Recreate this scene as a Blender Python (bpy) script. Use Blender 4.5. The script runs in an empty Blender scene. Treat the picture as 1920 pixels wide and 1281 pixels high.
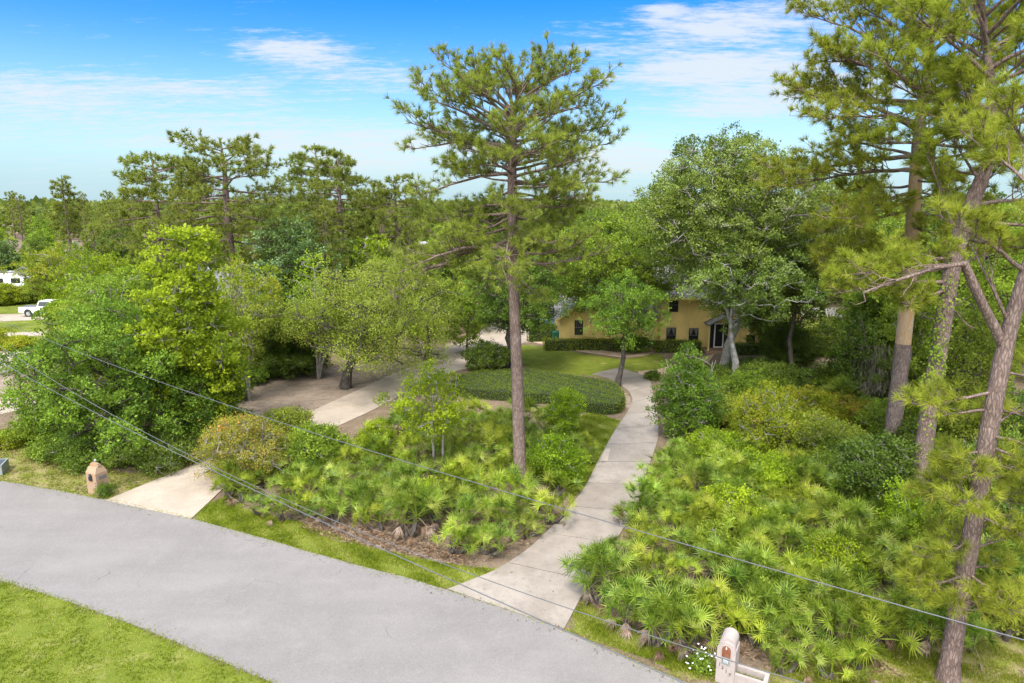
import bpy, math
import numpy as np
from mathutils import Vector

S = bpy.context.scene
COL = S.collection
R = math.radians

# ------------------------------------------------------------------ camera, sky, sun, exposure
CAM_H = 13.0
PITCH = R(11.7)
cam_d = bpy.data.cameras.new('camera')
cam_d.sensor_width = 36.0
cam_d.lens = 24.0
cam_d.clip_start = 0.1
cam_d.clip_end = 6000
cam = bpy.data.objects.new('camera', cam_d)
cam.location = (0, 0, CAM_H)
cam.rotation_euler = (R(90) - PITCH, 0, 0)
COL.objects.link(cam)
S.camera = cam
S.view_settings.view_transform = 'Standard'
S.view_settings.look = 'None'
S.view_settings.gamma = 1.0
S.view_settings.exposure = 0.80
S.cycles.use_denoising = True
S.cycles.max_bounces = 7
S.cycles.diffuse_bounces = 4
S.cycles.glossy_bounces = 2
S.cycles.transmission_bounces = 4
S.cycles.transparent_max_bounces = 4
S.cycles.sample_clamp_indirect = 6

SUN_EL, SUN_AZ = R(58), R(200)        # azimuth clockwise from +Y (the view direction): behind, to the left
sd = Vector((math.sin(SUN_AZ) * math.cos(SUN_EL), math.cos(SUN_AZ) * math.cos(SUN_EL), math.sin(SUN_EL)))
sun_d = bpy.data.lights.new('sun', 'SUN')
sun_d.energy = 2.9
sun_d.angle = R(12)
sun_d.color = (1.0, 0.955, 0.88)
sun = bpy.data.objects.new('sun', sun_d)
sun.rotation_euler = sd.to_track_quat('Z', 'Y').to_euler()
COL.objects.link(sun)


class NT:
    """a small helper over a node tree"""
    def __init__(s, tree):
        s.t = tree
        tree.nodes.clear()

    def n(s, kind, **kw):
        nd = s.t.nodes.new(kind)
        for k, v in kw.items():
            if k == 'i':
                for a, b in v.items():
                    s.put(nd.inputs[a], b)
            else:
                setattr(nd, k, v)
        return nd

    def put(s, sock, v):
        if isinstance(v, bpy.types.NodeSocket):
            s.t.links.new(v, sock)
        else:
            if isinstance(v, (tuple, list)) and len(v) == 3 and sock.type == 'RGBA':
                v = (*v, 1)
            sock.default_value = v

    def m(s, op, a, b=None, c=None, clamp=False):
        nd = s.n('ShaderNodeMath', operation=op, use_clamp=clamp)
        s.put(nd.inputs[0], a)
        if b is not None:
            s.put(nd.inputs[1], b)
        if c is not None:
            s.put(nd.inputs[2], c)
        return nd.outputs[0]

    def mix(s, f, a, b, mode='MIX'):
        nd = s.n('ShaderNodeMix', data_type='RGBA', blend_type=mode)
        s.put(nd.inputs[0], f)
        s.put(nd.inputs[6], a)
        s.put(nd.inputs[7], b)
        return nd.outputs[2]

    def noise(s, vec, scale, detail=3.0, rough=0.5, dim='3D'):
        nd = s.n('ShaderNodeTexNoise', noise_dimensions=dim, i={'Scale': scale, 'Detail': detail, 'Roughness': rough})
        if vec is not None:
            s.put(nd.inputs['Vector'], vec)
        return nd.outputs[0]

    def mapr(s, v, a, b, c=0.0, d=1.0, smooth=False):
        nd = s.n('ShaderNodeMapRange', i={'Value': v, 'From Min': a, 'From Max': b, 'To Min': c, 'To Max': d})
        if smooth:
            nd.interpolation_type = 'SMOOTHSTEP'
        return nd.outputs[0]

    def scaled(s, vec, sc):
        return s.n('ShaderNodeMapping', i={'Vector': vec, 'Scale': sc}).outputs[0]


world = bpy.data.worlds.new('World')
S.world = world
world.use_nodes = True
w = NT(world.node_tree)
sky = w.n('ShaderNodeTexSky', sky_type='NISHITA')
sky.sun_disc = False
sky.sun_elevation = SUN_EL
sky.sun_rotation = SUN_AZ
sky.altitude = 0
sky.air_density = 1.0
sky.dust_density = 0.4
sky.ozone_density = 1.6
skyc = w.n('ShaderNodeHueSaturation', i={'Hue': 0.520, 'Saturation': 1.62, 'Value': 0.95, 'Color': sky.outputs[0]}).outputs[0]
gen = w.n('ShaderNodeTexCoord').outputs['Generated']
sep = w.n('ShaderNodeSeparateXYZ', i={'Vector': gen})
dx, dy, dz = sep.outputs
az = w.m('ARCTAN2', dx, dy)
el = w.m('ARCSINE', dz)
# cirrus sheet: noise on a plane high above, stretched along the wind
zz = w.m('ADD', w.m('MAXIMUM', dz, 0.0), 0.10)
px_, py_ = w.m('DIVIDE', dx, zz), w.m('DIVIDE', dy, zz)
pl = w.n('ShaderNodeCombineXYZ', i={'X': px_, 'Y': py_, 'Z': 0.0}).outputs[0]
plr = w.n('ShaderNodeMapping', i={'Vector': pl, 'Rotation': (0, 0, R(-14)), 'Scale': (0.55, 1.7, 1.0)}).outputs[0]
n1 = w.noise(plr, 1.3, 8.0, 0.62)
n2 = w.noise(plr, 5.5, 7.0, 0.68)
n3 = w.noise(w.n('ShaderNodeMapping', i={'Vector': pl, 'Rotation': (0, 0, R(10)), 'Scale': (1.1, 2.4, 1.0)}).outputs[0], 9.0, 5.0, 0.7)
field = w.m('ADD', w.m('ADD', w.m('MULTIPLY', n1, 0.34), w.m('MULTIPLY', n2, 0.34)), w.m('MULTIPLY', n3, 0.34))


def sky_dir(u, v):
    x, yy = (u - 960) / 1280, (v - 640.5) / 1280
    d = Vector((x, math.cos(PITCH) - yy * math.sin(PITCH), -math.sin(PITCH) - yy * math.cos(PITCH))).normalized()
    return math.atan2(d.x, d.y), math.asin(d.z)


boost = None
for (u, v, wu, wv, k) in [(250, 235, 520, 62, .10), (560, 262, 300, 44, .06), (545, 92, 110, 24, .22), (700, 140, 180, 26, .18), (60, 175, 150, 20, .14), (360, 165, 160, 20, .12),
                          (1260, 140, 170, 30, .17), (1430, 110, 210, 46, .15), (1400, 25, 270, 26, .17), (1120, 95, 110, 14, .12), (1560, 170, 200, 30, .16), (1240, 20, 40, 14, .16), (1330, 60, 140, 16, .12), (880, 120, 60, 12, .1), (1180, 300, 160, 44, .2), (760, 300, 260, 60, .12),
                          (1380, 205, 160, 26, .15), (300, 330, 420, 30, .02)]:
    a0, e0 = sky_dir(u, v)
    ta = w.m('DIVIDE', w.m('SUBTRACT', az, a0), wu / 1350)
    te = w.m('DIVIDE', w.m('SUBTRACT', el, e0), wv / 1350)
    r2 = w.m('ADD', w.m('MULTIPLY', ta, ta), w.m('MULTIPLY', te, te))
    g = w.m('MULTIPLY', w.m('POWER', 2.718, w.m('MULTIPLY', r2, -1.0)), k)
    boost = g if boost is None else w.m('ADD', boost, g)
back = w.mapr(dy, 0.25, -0.35, 0.0, 0.30)      # cloud added behind and overhead, outside the view, for whiter fill light
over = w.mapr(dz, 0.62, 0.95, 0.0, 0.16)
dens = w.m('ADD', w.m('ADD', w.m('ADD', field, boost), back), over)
cl = w.mapr(dens, 0.552, 0.765, 0.0, 0.9, True)
lowhaze = w.mapr(dz, 0.0, 0.22, 0.85, 0.0, True)
c1 = w.mix(lowhaze, skyc, (1.55, 2.55, 3.35))
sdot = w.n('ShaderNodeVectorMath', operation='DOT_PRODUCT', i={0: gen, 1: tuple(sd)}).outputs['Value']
cloud_fill = w.mapr(sdot, 0.12, 0.95, 1.0, 4.7, True)          # added fill light: unseen cloud brightened toward the sun, behind and above the view
cloud = w.n('ShaderNodeVectorMath', operation='SCALE', i={0: (3.15, 3.4, 3.55), 'Scale': cloud_fill}).outputs[0]
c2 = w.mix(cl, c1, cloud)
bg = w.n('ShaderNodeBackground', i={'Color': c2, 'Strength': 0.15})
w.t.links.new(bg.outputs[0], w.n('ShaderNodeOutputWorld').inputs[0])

# ------------------------------------------------------------------ photograph-to-ground helpers
CP, SP = math.cos(PITCH), math.sin(PITCH)


def ray(u, v):
    x, yy = (u - 960) / 1280, (v - 640.5) / 1280
    return x, CP - yy * SP, -SP - yy * CP


def G(u, v, z=0.0):
    a, b, c = ray(u, v)
    t = (z - CAM_H) / c
    return (a * t, b * t)


def AT(u, v, Y):
    a, b, c = ray(u, v)
    t = Y / b
    return (a * t, Y, CAM_H + c * t)


def poly(pts):
    return np.array([G(*p) for p in pts])


def inside(P, pg):
    x, y = P[:, 0], P[:, 1]
    r = np.zeros(len(P), bool)
    j = len(pg) - 1
    for i in range(len(pg)):
        xi, yi = pg[i]
        xj, yj = pg[j]
        c = ((yi > y) != (yj > y)) & (x < (xj - xi) * (y - yi) / (yj - yi + 1e-12) + xi)
        r ^= c
        j = i
    return r


def scatter(pg, n, rng):
    lo, hi = pg.min(0), pg.max(0)
    out = np.zeros((0, 2))
    while len(out) < n:
        p = rng.uniform(lo, hi, (n * 2, 2))
        out = np.concatenate([out, p[inside(p, pg)]])
    return out[:n]


def spaced(pg, dist, rng, tries=6000, avoid=()):
    lo, hi = pg.min(0), pg.max(0)
    c = rng.uniform(lo, hi, (tries, 2))
    c = c[inside(c, pg)]
    keep = [tuple(a) for a in avoid]
    k0 = len(keep)
    for p in c:
        if all((p[0] - q[0]) ** 2 + (p[1] - q[1]) ** 2 > dist * dist for q in keep):
            keep.append((p[0], p[1]))
    return keep[k0:]


# ------------------------------------------------------------------ mesh builder
def unit(a):
    return a / (np.linalg.norm(a, axis=-1, keepdims=True) + 1e-9)


class MB:
    def __init__(s):
        s.V, s.F, s.n = [], [], 0          # F: list of (faces (m,k) array, tint (m,), material index)

    def add(s, V, F, tint=0.5, mi=0):
        V = np.asarray(V, np.float32)
        F = np.asarray(F, np.int64)
        t = np.broadcast_to(np.asarray(tint, np.float32), (len(F),))
        s.V.append(V)
        s.F.append((F + s.n, t, mi))
        s.n += len(V)

    def box(s, c, d, rz=0.0, tint=0.5, mi=0, top=1.0):
        x, y, z = d[0] / 2, d[1] / 2, d[2] / 2
        v = np.array([(-x, -y, -z), (x, -y, -z), (x, y, -z), (-x, y, -z), (-x * top, -y * top, z), (x * top, -y * top, z), (x * top, y * top, z), (-x * top, y * top, z)])
        ca, sa = math.cos(rz), math.sin(rz)
        v = np.stack([v[:, 0] * ca - v[:, 1] * sa + c[0], v[:, 0] * sa + v[:, 1] * ca + c[1], v[:, 2] + c[2]], 1)
        s.add(v, [(3, 2, 1, 0), (4, 5, 6, 7), (0, 1, 5, 4), (1, 2, 6, 5), (2, 3, 7, 6), (3, 0, 4, 7)], tint, mi)

    def tube(s, pts, rad, sides=6, tint=0.5, mi=0, wob=0.0, rng=None):
        P = np.asarray(pts, float)
        k = len(P)
        r = np.broadcast_to(np.asarray(rad, float), (k,))
        T = unit(np.gradient(P, axis=0))
        ref = np.array([0, 0, 1.0]) if abs(T[0][2]) < 0.9 else np.array([1.0, 0, 0])
        A = unit(np.cross(T, ref))
        B = np.cross(T, A)
        th = np.linspace(0, 2 * math.pi, sides, endpoint=False)
        rr = r[:, None] * np.ones(sides)
        if wob and rng is not None:
            rr = rr * (1 + wob * rng.normal(size=(k, sides)))
        V = P[:, None, :] + rr[:, :, None] * (np.cos(th)[None, :, None] * A[:, None, :] + np.sin(th)[None, :, None] * B[:, None, :])
        i = np.arange(k - 1)[:, None] * sides
        j = np.arange(sides)[None, :]
        q = np.stack([i + j, i + (j + 1) % sides, i + sides + (j + 1) % sides, i + sides + j], -1).reshape(-1, 4)
        s.add(V.reshape(-1, 3), q, tint, mi)

    def prism(s, ring, z0, z1, tint=0.5, mi=0):
        """vertical prism of a counter-clockwise outline"""
        k = len(ring)
        V = [(x, y, z0) for x, y in ring] + [(x, y, z1) for x, y in ring]
        s.add(V, [tuple(range(k, 2 * k))], tint, mi)
        s.F.append((np.array([(i, (i + 1) % k, k + (i + 1) % k, k + i) for i in range(k)]) + s.n - 2 * k, np.full(k, tint, np.float32), mi))

    def leaves(s, P, A, L, W, N, tint, mi=0):
        """diamond leaves: base P, axis A, length L, width W, facing N"""
        n = len(P)
        L = np.broadcast_to(L, (n,))[:, None]
        W = np.broadcast_to(W, (n,))[:, None]
        Sd = unit(np.cross(A, N))
        M = P + A * L * 0.45
        V = np.stack([P, M + Sd * W / 2, P + A * L, M - Sd * W / 2], 1).reshape(-1, 3)
        s.add(V, np.arange(4 * n).reshape(n, 4), tint, mi)

    def needles(s, P, A, L, W, tint, rng, mi=0):
        n = len(P)
        L = np.broadcast_to(L, (n,))[:, None]
        Sd = unit(np.cross(A, rng.normal(size=(n, 3)))) * (np.broadcast_to(W, (n,))[:, None] / 2)
        V = np.stack([P - Sd, P + Sd, P + A * L], 1).reshape(-1, 3)
        s.add(V, np.arange(3 * n).reshape(n, 3), tint, mi)

    def build(s, name, mats, parent=None, smooth=False, loc=None):
        me = bpy.data.meshes.new(name)
        V = np.concatenate(s.V).astype(np.float32)
        me.vertices.add(len(V))
        me.vertices.foreach_set('co', V.ravel())
        idx = np.concatenate([f.ravel() for f, _, _ in s.F]).astype(np.int32)
        cnt = np.concatenate([np.full(len(f), f.shape[1]) for f, _, _ in s.F])
        st = np.concatenate([[0], np.cumsum(cnt)[:-1]]).astype(np.int32)
        me.loops.add(len(idx))
        me.loops.foreach_set('vertex_index', idx)
        me.polygons.add(len(cnt))
        me.polygons.foreach_set('loop_start', st)
        at = me.attributes.new('tint', 'FLOAT', 'FACE')
        at.data.foreach_set('value', np.concatenate([t for _, t, _ in s.F]).astype(np.float32))
        mats = mats if isinstance(mats, (list, tuple)) else [mats]
        for m_ in mats:
            me.materials.append(m_)
        if len(mats) > 1:
            me.polygons.foreach_set('material_index', np.concatenate([np.full(len(f), mi) for f, _, mi in s.F]).astype(np.int32))
        me.polygons.foreach_set('use_smooth', np.full(len(cnt), smooth))
        me.update(calc_edges=True)
        o = bpy.data.objects.new(name, me)
        COL.objects.link(o)
        if parent is not None:
            o.parent = parent
        if loc is not None:
            o.location = loc
        return o


def tag(o, label, cat, group=None):
    o['label'] = label
    o['category'] = cat
    if group:
        o['group'] = group
    return o


def thing(name, label, cat, loc=(0, 0, 0), rz=0.0, group=None, sc=1.0):
    o = bpy.data.objects.new(name, None)
    o.empty_display_size = 0.3
    COL.objects.link(o)
    o.location = loc
    o.rotation_euler = (0, 0, rz)
    o.scale = (sc, sc, sc) if not isinstance(sc, tuple) else sc
    return tag(o, label, cat, group)


def copy_thing(src, loc, rz, sc, label, group=None, cat=None):
    r = src.copy()
    COL.objects.link(r)
    r.location = loc
    r.rotation_euler = (0, 0, rz)
    r.scale = (sc, sc, sc) if not isinstance(sc, tuple) else sc
    r['label'] = label
    if group:
        r['group'] = group
    for ch in [c for c in bpy.data.objects if c.parent == src]:
        c = ch.copy()
        COL.objects.link(c)
        c.parent = r
    return r


CHILDREN = {}


def copy_fast(src, loc, rz, sc, label, group):
    """copy of a thing and its parts; the source's children are looked up once"""
    if src.name not in CHILDREN:
        CHILDREN[src.name] = list(src.children)
    r = src.copy()
    COL.objects.link(r)
    r.location = loc
    r.rotation_euler = (0, 0, rz)
    r.scale = sc if isinstance(sc, tuple) else (sc, sc, sc)
    r['label'] = label
    r['group'] = group
    for ch in CHILDREN[src.name]:
        c = ch.copy()
        COL.objects.link(c)
        c.parent = r
    return r


# ------------------------------------------------------------------ materials
def new_mat(name):
    m = bpy.data.materials.new(name)
    m.use_nodes = True
    return m, NT(m.node_tree)


def out(t, sh):
    t.t.links.new(sh, t.n('ShaderNodeOutputMaterial').inputs[0])


def foliage(name, dark, light, trans=0.35, rough=0.5, spec=0.3, third=None):
    m, t = new_mat(name)
    a = t.n('ShaderNodeAttribute', attribute_name='tint').outputs['Fac']
    dark = tuple(min(1, c * k) for c, k in zip(dark, (1.45, 1.25, .9)))
    light = tuple(min(.75, c * k) for c, k in zip(light, (1.95, 1.75, 1.1)))
    ramp = t.n('ShaderNodeValToRGB')
    t.put(ramp.inputs[0], a)
    e = ramp.color_ramp.elements
    e[0].color, e[1].color = (*dark, 1), (*light, 1)
    if third:
        e[1].position = 0.8
        x = ramp.color_ramp.elements.new(1.0)
        x.color = (*third, 1)
    rnd = t.n('ShaderNodeObjectInfo').outputs['Random']
    hs = t.n('ShaderNodeHueSaturation', i={'Hue': t.mapr(rnd, 0, 1, 0.488, 0.512), 'Saturation': 1.0, 'Value': t.mapr(t.m('FRACT', t.m('MULTIPLY', rnd, 7.3)), 0, 1, 0.86, 1.12), 'Color': ramp.outputs[0]})
    p = t.n('ShaderNodeBsdfPrincipled', i={'Base Color': hs.outputs[0], 'Roughness': min(.7, rough + .12), 'Specular IOR Level': spec * .45})
    tr = t.n('ShaderNodeBsdfTranslucent', i={'Color': t.mix(0.5, hs.outputs[0], (0.35, 0.45, 0.03))})
    mx = t.n('ShaderNodeMixShader', i={0: min(.5, trans * 1.3), 1: p.outputs[0], 2: tr.outputs[0]})
    out(t, mx.outputs[0])
    return m


def bark(name, c1, c2, scale=6.0, stretch=0.35, bump=0.6, plates=True, patch=None):
    m, t = new_mat(name)
    co = t.n('ShaderNodeTexCoord').outputs['Object']
    wv = t.n('ShaderNodeTexNoise', i={'Vector': co, 'Scale': 2.5, 'Detail': 4.0}).outputs[1]
    v = t.scaled(t.n('ShaderNodeVectorMath', operation='MULTIPLY_ADD', i={0: wv, 1: (.18, .18, .6), 2: co}).outputs[0], (1, 1, stretch))
    if plates:
        vo = t.n('ShaderNodeTexVoronoi', feature='DISTANCE_TO_EDGE', i={'Vector': v, 'Scale': scale})
        crack = t.mapr(vo.outputs[0], 0.0, 0.30)
    else:
        crack = t.mapr(t.noise(v, scale, 5), 0.3, 0.7)
    n = t.noise(co, 2.2, 6, 0.6)
    nf = t.noise(v, scale * 3.5, 4, 0.6)
    c = t.mix(t.mapr(n, 0.35, 0.65), c1, c2)
    c = t.mix(t.mapr(nf, 0.3, 0.75, 0.0, 0.55), c, tuple(min(1, x * 1.7 + .03) for x in c2))
    c = t.mix(t.m('MULTIPLY', t.m('SUBTRACT', 1.0, crack), 0.6), c, tuple(x * 0.32 for x in c1))
    if patch:                                    # bare wood where the bark has come away, keyed on the face tint
        a = t.n('ShaderNodeAttribute', attribute_name='tint').outputs['Fac']
        pn = t.noise(t.scaled(co, (3, 3, 0.7)), 2.0, 5, 0.7)
        pc = t.mix(t.mapr(pn, 0.38, 0.62), patch[0], patch[1])
        c = t.mix(t.mapr(t.m('ADD', a, t.m('MULTIPLY', t.m('SUBTRACT', t.noise(co, 1.7, 4, .6), 0.5), 0.7)), 0.62, 0.74), c, pc)
    h = t.m('ADD', t.m('MULTIPLY', crack, 0.7), t.m('MULTIPLY', nf, 0.6))
    b = t.n('ShaderNodeBump', i={'Strength': bump, 'Distance': 0.04, 'Height': h})
    p = t.n('ShaderNodeBsdfPrincipled', i={'Base Color': c, 'Roughness': 0.9, 'Specular IOR Level': 0.15, 'Normal': b.outputs[0]})
    out(t, p.outputs[0])
    return m


def plain(name, col, rough=0.6, metal=0.0, var=0.12, scale=8.0, spec=0.4, bump=0.0, dirt=None):
    m, t = new_mat(name)
    co = t.n('ShaderNodeTexCoord').outputs['Object']
    n = t.noise(co, scale, 6, 0.6)
    c = t.mix(t.mapr(n, 0.3, 0.7), tuple(x * (1 - var) for x in col), tuple(min(1, x * (1 + var)) for x in col))
    if dirt:
        c = t.mix(t.mapr(t.noise(t.scaled(co, (1, 1, .35)), scale * .45, 6, .65), 0.48, 0.72, 0, 0.7), c, dirt)
    i = {'Base Color': c, 'Roughness': rough, 'Metallic': metal, 'Specular IOR Level': spec}
    if bump:
        i['Normal'] = t.n('ShaderNodeBump', i={'Strength': bump, 'Distance': 0.02, 'Height': t.noise(co, scale * 12, 3)}).outputs[0]
    p = t.n('ShaderNodeBsdfPrincipled', i=i)
    out(t, p.outputs[0])
    return m


M = {}
M['pine_bark'] = bark('pine_bark', (0.115, 0.072, 0.058), (0.25, 0.18, 0.155), 15.0, 0.2)
M['pine_bark_stripped'] = bark('pine_bark_stripped', (0.115, 0.08, 0.068), (0.25, 0.185, 0.16), 15.0, 0.2, patch=((0.42, 0.24, 0.10), (0.40, 0.31, 0.23)))
M['limb_bark'] = bark('limb_bark', (0.12, 0.095, 0.082), (0.25, 0.215, 0.19), 9.0, 0.5, 0.4)
M['dark_bark'] = bark('dark_bark', (0.05, 0.04, 0.033), (0.12, 0.10, 0.085), 7.0, 0.3)
M['grey_bark'] = bark('grey_bark', (0.15, 0.13, 0.11), (0.32, 0.29, 0.26), 7.0, 0.5, 0.4, plates=False)
M['white_bark'] = bark('white_bark', (0.14, 0.125, 0.11), (0.46, 0.44, 0.41), 5.0, 0.8, 0.3, plates=False)
M['dead_wood'] = bark('dead_wood', (0.22, 0.19, 0.17), (0.42, 0.38, 0.35), 8.0, 0.3, 0.4, plates=False)

M['pine_needles'] = foliage('pine_needles', (0.075, 0.108, 0.026), (0.205, 0.250, 0.065), 0.36, 0.45, 0.3, third=(0.30, 0.26, 0.09))
M['pine_needles_yellow'] = foliage('pine_needles_yellow', (0.085, 0.120, 0.020), (0.240, 0.300, 0.052), 0.38, 0.45, 0.3, third=(0.46, 0.33, 0.12))
M['far_needles'] = foliage('far_needles', (0.058, 0.082, 0.024), (0.150, 0.180, 0.055), 0.35, 0.5, 0.25, third=(0.20, 0.18, 0.06))
M['lime_leaf'] = foliage('lime_leaf', (0.065, 0.125, 0.012), (0.225, 0.325, 0.028), 0.40)
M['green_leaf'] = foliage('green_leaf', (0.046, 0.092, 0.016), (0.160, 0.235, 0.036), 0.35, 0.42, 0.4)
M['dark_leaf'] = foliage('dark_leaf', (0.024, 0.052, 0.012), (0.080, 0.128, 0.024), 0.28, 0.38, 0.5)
M['glossy_leaf'] = foliage('glossy_leaf', (0.032, 0.066, 0.015), (0.115, 0.165, 0.038), 0.25, 0.42, 0.4, third=(0.27, 0.33, 0.15))
M['blue_leaf'] = foliage('blue_leaf', (0.026, 0.060, 0.024), (0.085, 0.14, 0.055), 0.25, 0.35, 0.55, third=(0.22, 0.32, 0.20))
M['bush_leaf'] = foliage('bush_leaf', (0.030, 0.070, 0.014), (0.115, 0.190, 0.030), 0.3, 0.42, 0.4)
M['olive_leaf'] = foliage('olive_leaf', (0.070, 0.105, 0.018), (0.188, 0.252, 0.044), 0.35, 0.5, 0.3, third=(0.29, 0.25, 0.08))
M['yellow_leaf'] = foliage('yellow_leaf', (0.085, 0.13, 0.012), (0.225, 0.275, 0.028), 0.4, third=(0.40, 0.26, 0.05))
M['flower_leaf'] = foliage('flower_leaf', (0.09, 0.115, 0.020), (0.255, 0.275, 0.055), 0.35, third=(0.50, 0.26, 0.12))
M['copper_leaf'] = foliage('copper_leaf', (0.08, 0.10, 0.015), (0.19, 0.19, 0.03), 0.35, third=(0.40, 0.17, 0.05))
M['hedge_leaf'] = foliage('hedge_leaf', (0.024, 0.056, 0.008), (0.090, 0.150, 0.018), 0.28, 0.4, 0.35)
M['lit_hedge_leaf'] = foliage('lit_hedge_leaf', (0.07, 0.115, 0.010), (0.20, 0.25, 0.018), 0.3, 0.45, 0.3)  # paler, yellower copy of the hedge leaf, sunlight painted into its colour
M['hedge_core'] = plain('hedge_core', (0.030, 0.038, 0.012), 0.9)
M['palmetto'] = foliage('palmetto', (0.016, 0.044, 0.008), (0.115, 0.175, 0.024), 0.16, 0.38, 0.5, third=(0.36, 0.37, 0.09))
M['palmetto_lime'] = foliage('palmetto_lime', (0.026, 0.058, 0.008), (0.165, 0.225, 0.026), 0.18, 0.4, 0.5, third=(0.42, 0.40, 0.08))
M['dead_frond'] = foliage('dead_frond', (0.040, 0.026, 0.020), (0.115, 0.082, 0.085), 0.12, 0.85, 0.1, third=(0.34, 0.27, 0.23))
M['grass_blade'] = foliage('grass_blade', (0.055, 0.085, 0.010), (0.135, 0.175, 0.020), 0.35, 0.5, 0.25, third=(0.42, 0.36, 0.13))
M['litter'] = foliage('litter', (0.035, 0.024, 0.020), (0.115, 0.082, 0.080), 0.08, 0.9, 0.1, third=(0.34, 0.25, 0.18))
M['moss'] = foliage('moss', (0.075, 0.072, 0.09), (0.16, 0.155, 0.20), 0.25, 0.9, 0.1)
M['far_leaf'] = foliage('far_leaf', (0.040, 0.065, 0.022), (0.105, 0.135, 0.042), 0.3, 0.5, 0.25)


def ground_mat():
    m, t = new_mat('ground')
    co = t.n('ShaderNodeTexCoord').outputs['Object']
    at = lambda k: t.n('ShaderNodeAttribute', attribute_name=k).outputs['Fac']
    big, mid, fine = t.noise(co, 0.22, 5, .6), t.noise(co, 1.4, 6, .65), t.noise(co, 11.0, 5, .7)
    tiny = t.noise(t.scaled(co, (1, 1.6, 1)), 34.0, 3, .6)
    soil = t.mix(t.mapr(mid, .32, .68), (0.085, 0.056, 0.038), (0.20, 0.145, 0.10))
    soil = t.mix(t.mapr(fine, .38, .72, 0, .8), soil, (0.30, 0.22, 0.155))
    soil = t.mix(t.mapr(t.noise(co, 3.1, 5, .7), .55, .72, 0, .6), soil, (0.075, 0.095, 0.02))
    sand = t.mix(t.mapr(mid, .3, .7), (0.235, 0.175, 0.135), (0.35, 0.275, 0.215))
    sand = t.mix(t.mapr(t.noise(t.scaled(co, (.6, 2.2, 1)), 1.1, 6, .7), .50, .70, 0, .75), sand, (0.13, 0.092, 0.068))
    sand = t.mix(t.mapr(tiny, .35, .75, 0, .35), sand, (0.15, 0.11, 0.08))
    gr = t.mix(t.mapr(mid, .3, .7), (0.110, 0.125, 0.014), (0.215, 0.225, 0.034))
    gr = t.mix(t.mapr(fine, .35, .70, 0, .7), gr, (0.070, 0.12, 0.014))
    gr = t.mix(t.mapr(t.noise(co, .9, 6, .7), .54, .70, 0, .72), gr, (0.33, 0.28, 0.115))
    gr = t.mix(t.mapr(tiny, .45, .75, 0, .5), gr, (0.23, 0.30, 0.04))
    dry = t.mix(t.mapr(fine, .3, .7), (0.17, 0.165, 0.045), (0.34, 0.27, 0.14))
    dry = t.mix(t.mapr(mid, .48, .62), dry, gr)
    wob = t.m('ADD', t.m('MULTIPLY', t.m('SUBTRACT', mid, .5), 1.3), t.m('MULTIPLY', t.m('SUBTRACT', fine, .5), .8))
    ms = lambda k: t.mapr(t.m('ADD', at(k), wob), .38, .62, 0, 1, True)
    c = t.mix(ms('sand'), soil, sand)
    c = t.mix(ms('dry'), c, dry)
    c = t.mix(ms('grass'), c, gr)
    b = t.n('ShaderNodeBump', i={'Strength': 0.7, 'Distance': 0.05, 'Height': t.m('ADD', fine, tiny)})
    p = t.n('ShaderNodeBsdfPrincipled', i={'Base Color': c, 'Roughness': 0.95, 'Specular IOR Level': 0.1, 'Normal': b.outputs[0]})
    out(t, p.outputs[0])
    return m


def asphalt_mat(name, base):
    m, t = new_mat(name)
    co = t.n('ShaderNodeTexCoord').outputs['Object']
    rot = t.n('ShaderNodeMapping', i={'Vector': co, 'Rotation': (0, 0, R(25.4)), 'Scale': (0.12, 1.0, 1)}).outputs[0]
    lane = t.noise(rot, 0.75, 4, .55)
    big, fine, tiny = t.noise(co, .35, 6, .65), t.noise(co, 9, 5, .7), t.noise(co, 60, 2, .6)
    c = t.mix(t.mapr(lane, .35, .65), tuple(x * .84 for x in base), tuple(x * 1.1 for x in base))
    c = t.mix(t.mapr(big, .40, .62, 0, .85), c, tuple(x * .74 for x in base))
    c = t.mix(t.mapr(t.noise(t.scaled(co, (1, 1, 1)), 1.7, 6, .75), .52, .72, 0, .55), c, tuple(x * 1.2 for x in base))
    c = t.mix(t.mapr(fine, .3, .7, 0, .35), c, tuple(x * 1.22 for x in base))
    c = t.mix(t.mapr(tiny, .35, .65, 0, .6), c, tuple(x * .55 for x in base))
    c = t.mix(t.mapr(t.noise(co, 24, 4, .8), .45, .7, 0, .4), c, tuple(x * 1.45 for x in base))
    vo = t.n('ShaderNodeTexVoronoi', feature='DISTANCE_TO_EDGE', i={'Vector': t.n('ShaderNodeVectorMath', operation='ADD', i={0: co, 1: t.n('ShaderNodeTexNoise', i={'Vector': co, 'Scale': .8, 'Detail': 4}).outputs[1]}).outputs[0], 'Scale': .28})
    cr = t.m('MULTIPLY', t.mapr(vo.outputs[0], .006, .0, 0, 1), t.mapr(t.noise(co, .3, 2), .56, .66))
    c = t.mix(t.m('MULTIPLY', cr, .55), c, (0.05, 0.05, 0.05))
    b = t.n('ShaderNodeBump', i={'Strength': .35, 'Distance': .01, 'Height': tiny})
    p = t.n('ShaderNodeBsdfPrincipled', i={'Base Color': c, 'Roughness': .88, 'Specular IOR Level': .25, 'Normal': b.outputs[0]})
    out(t, p.outputs[0])
    return m


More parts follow.
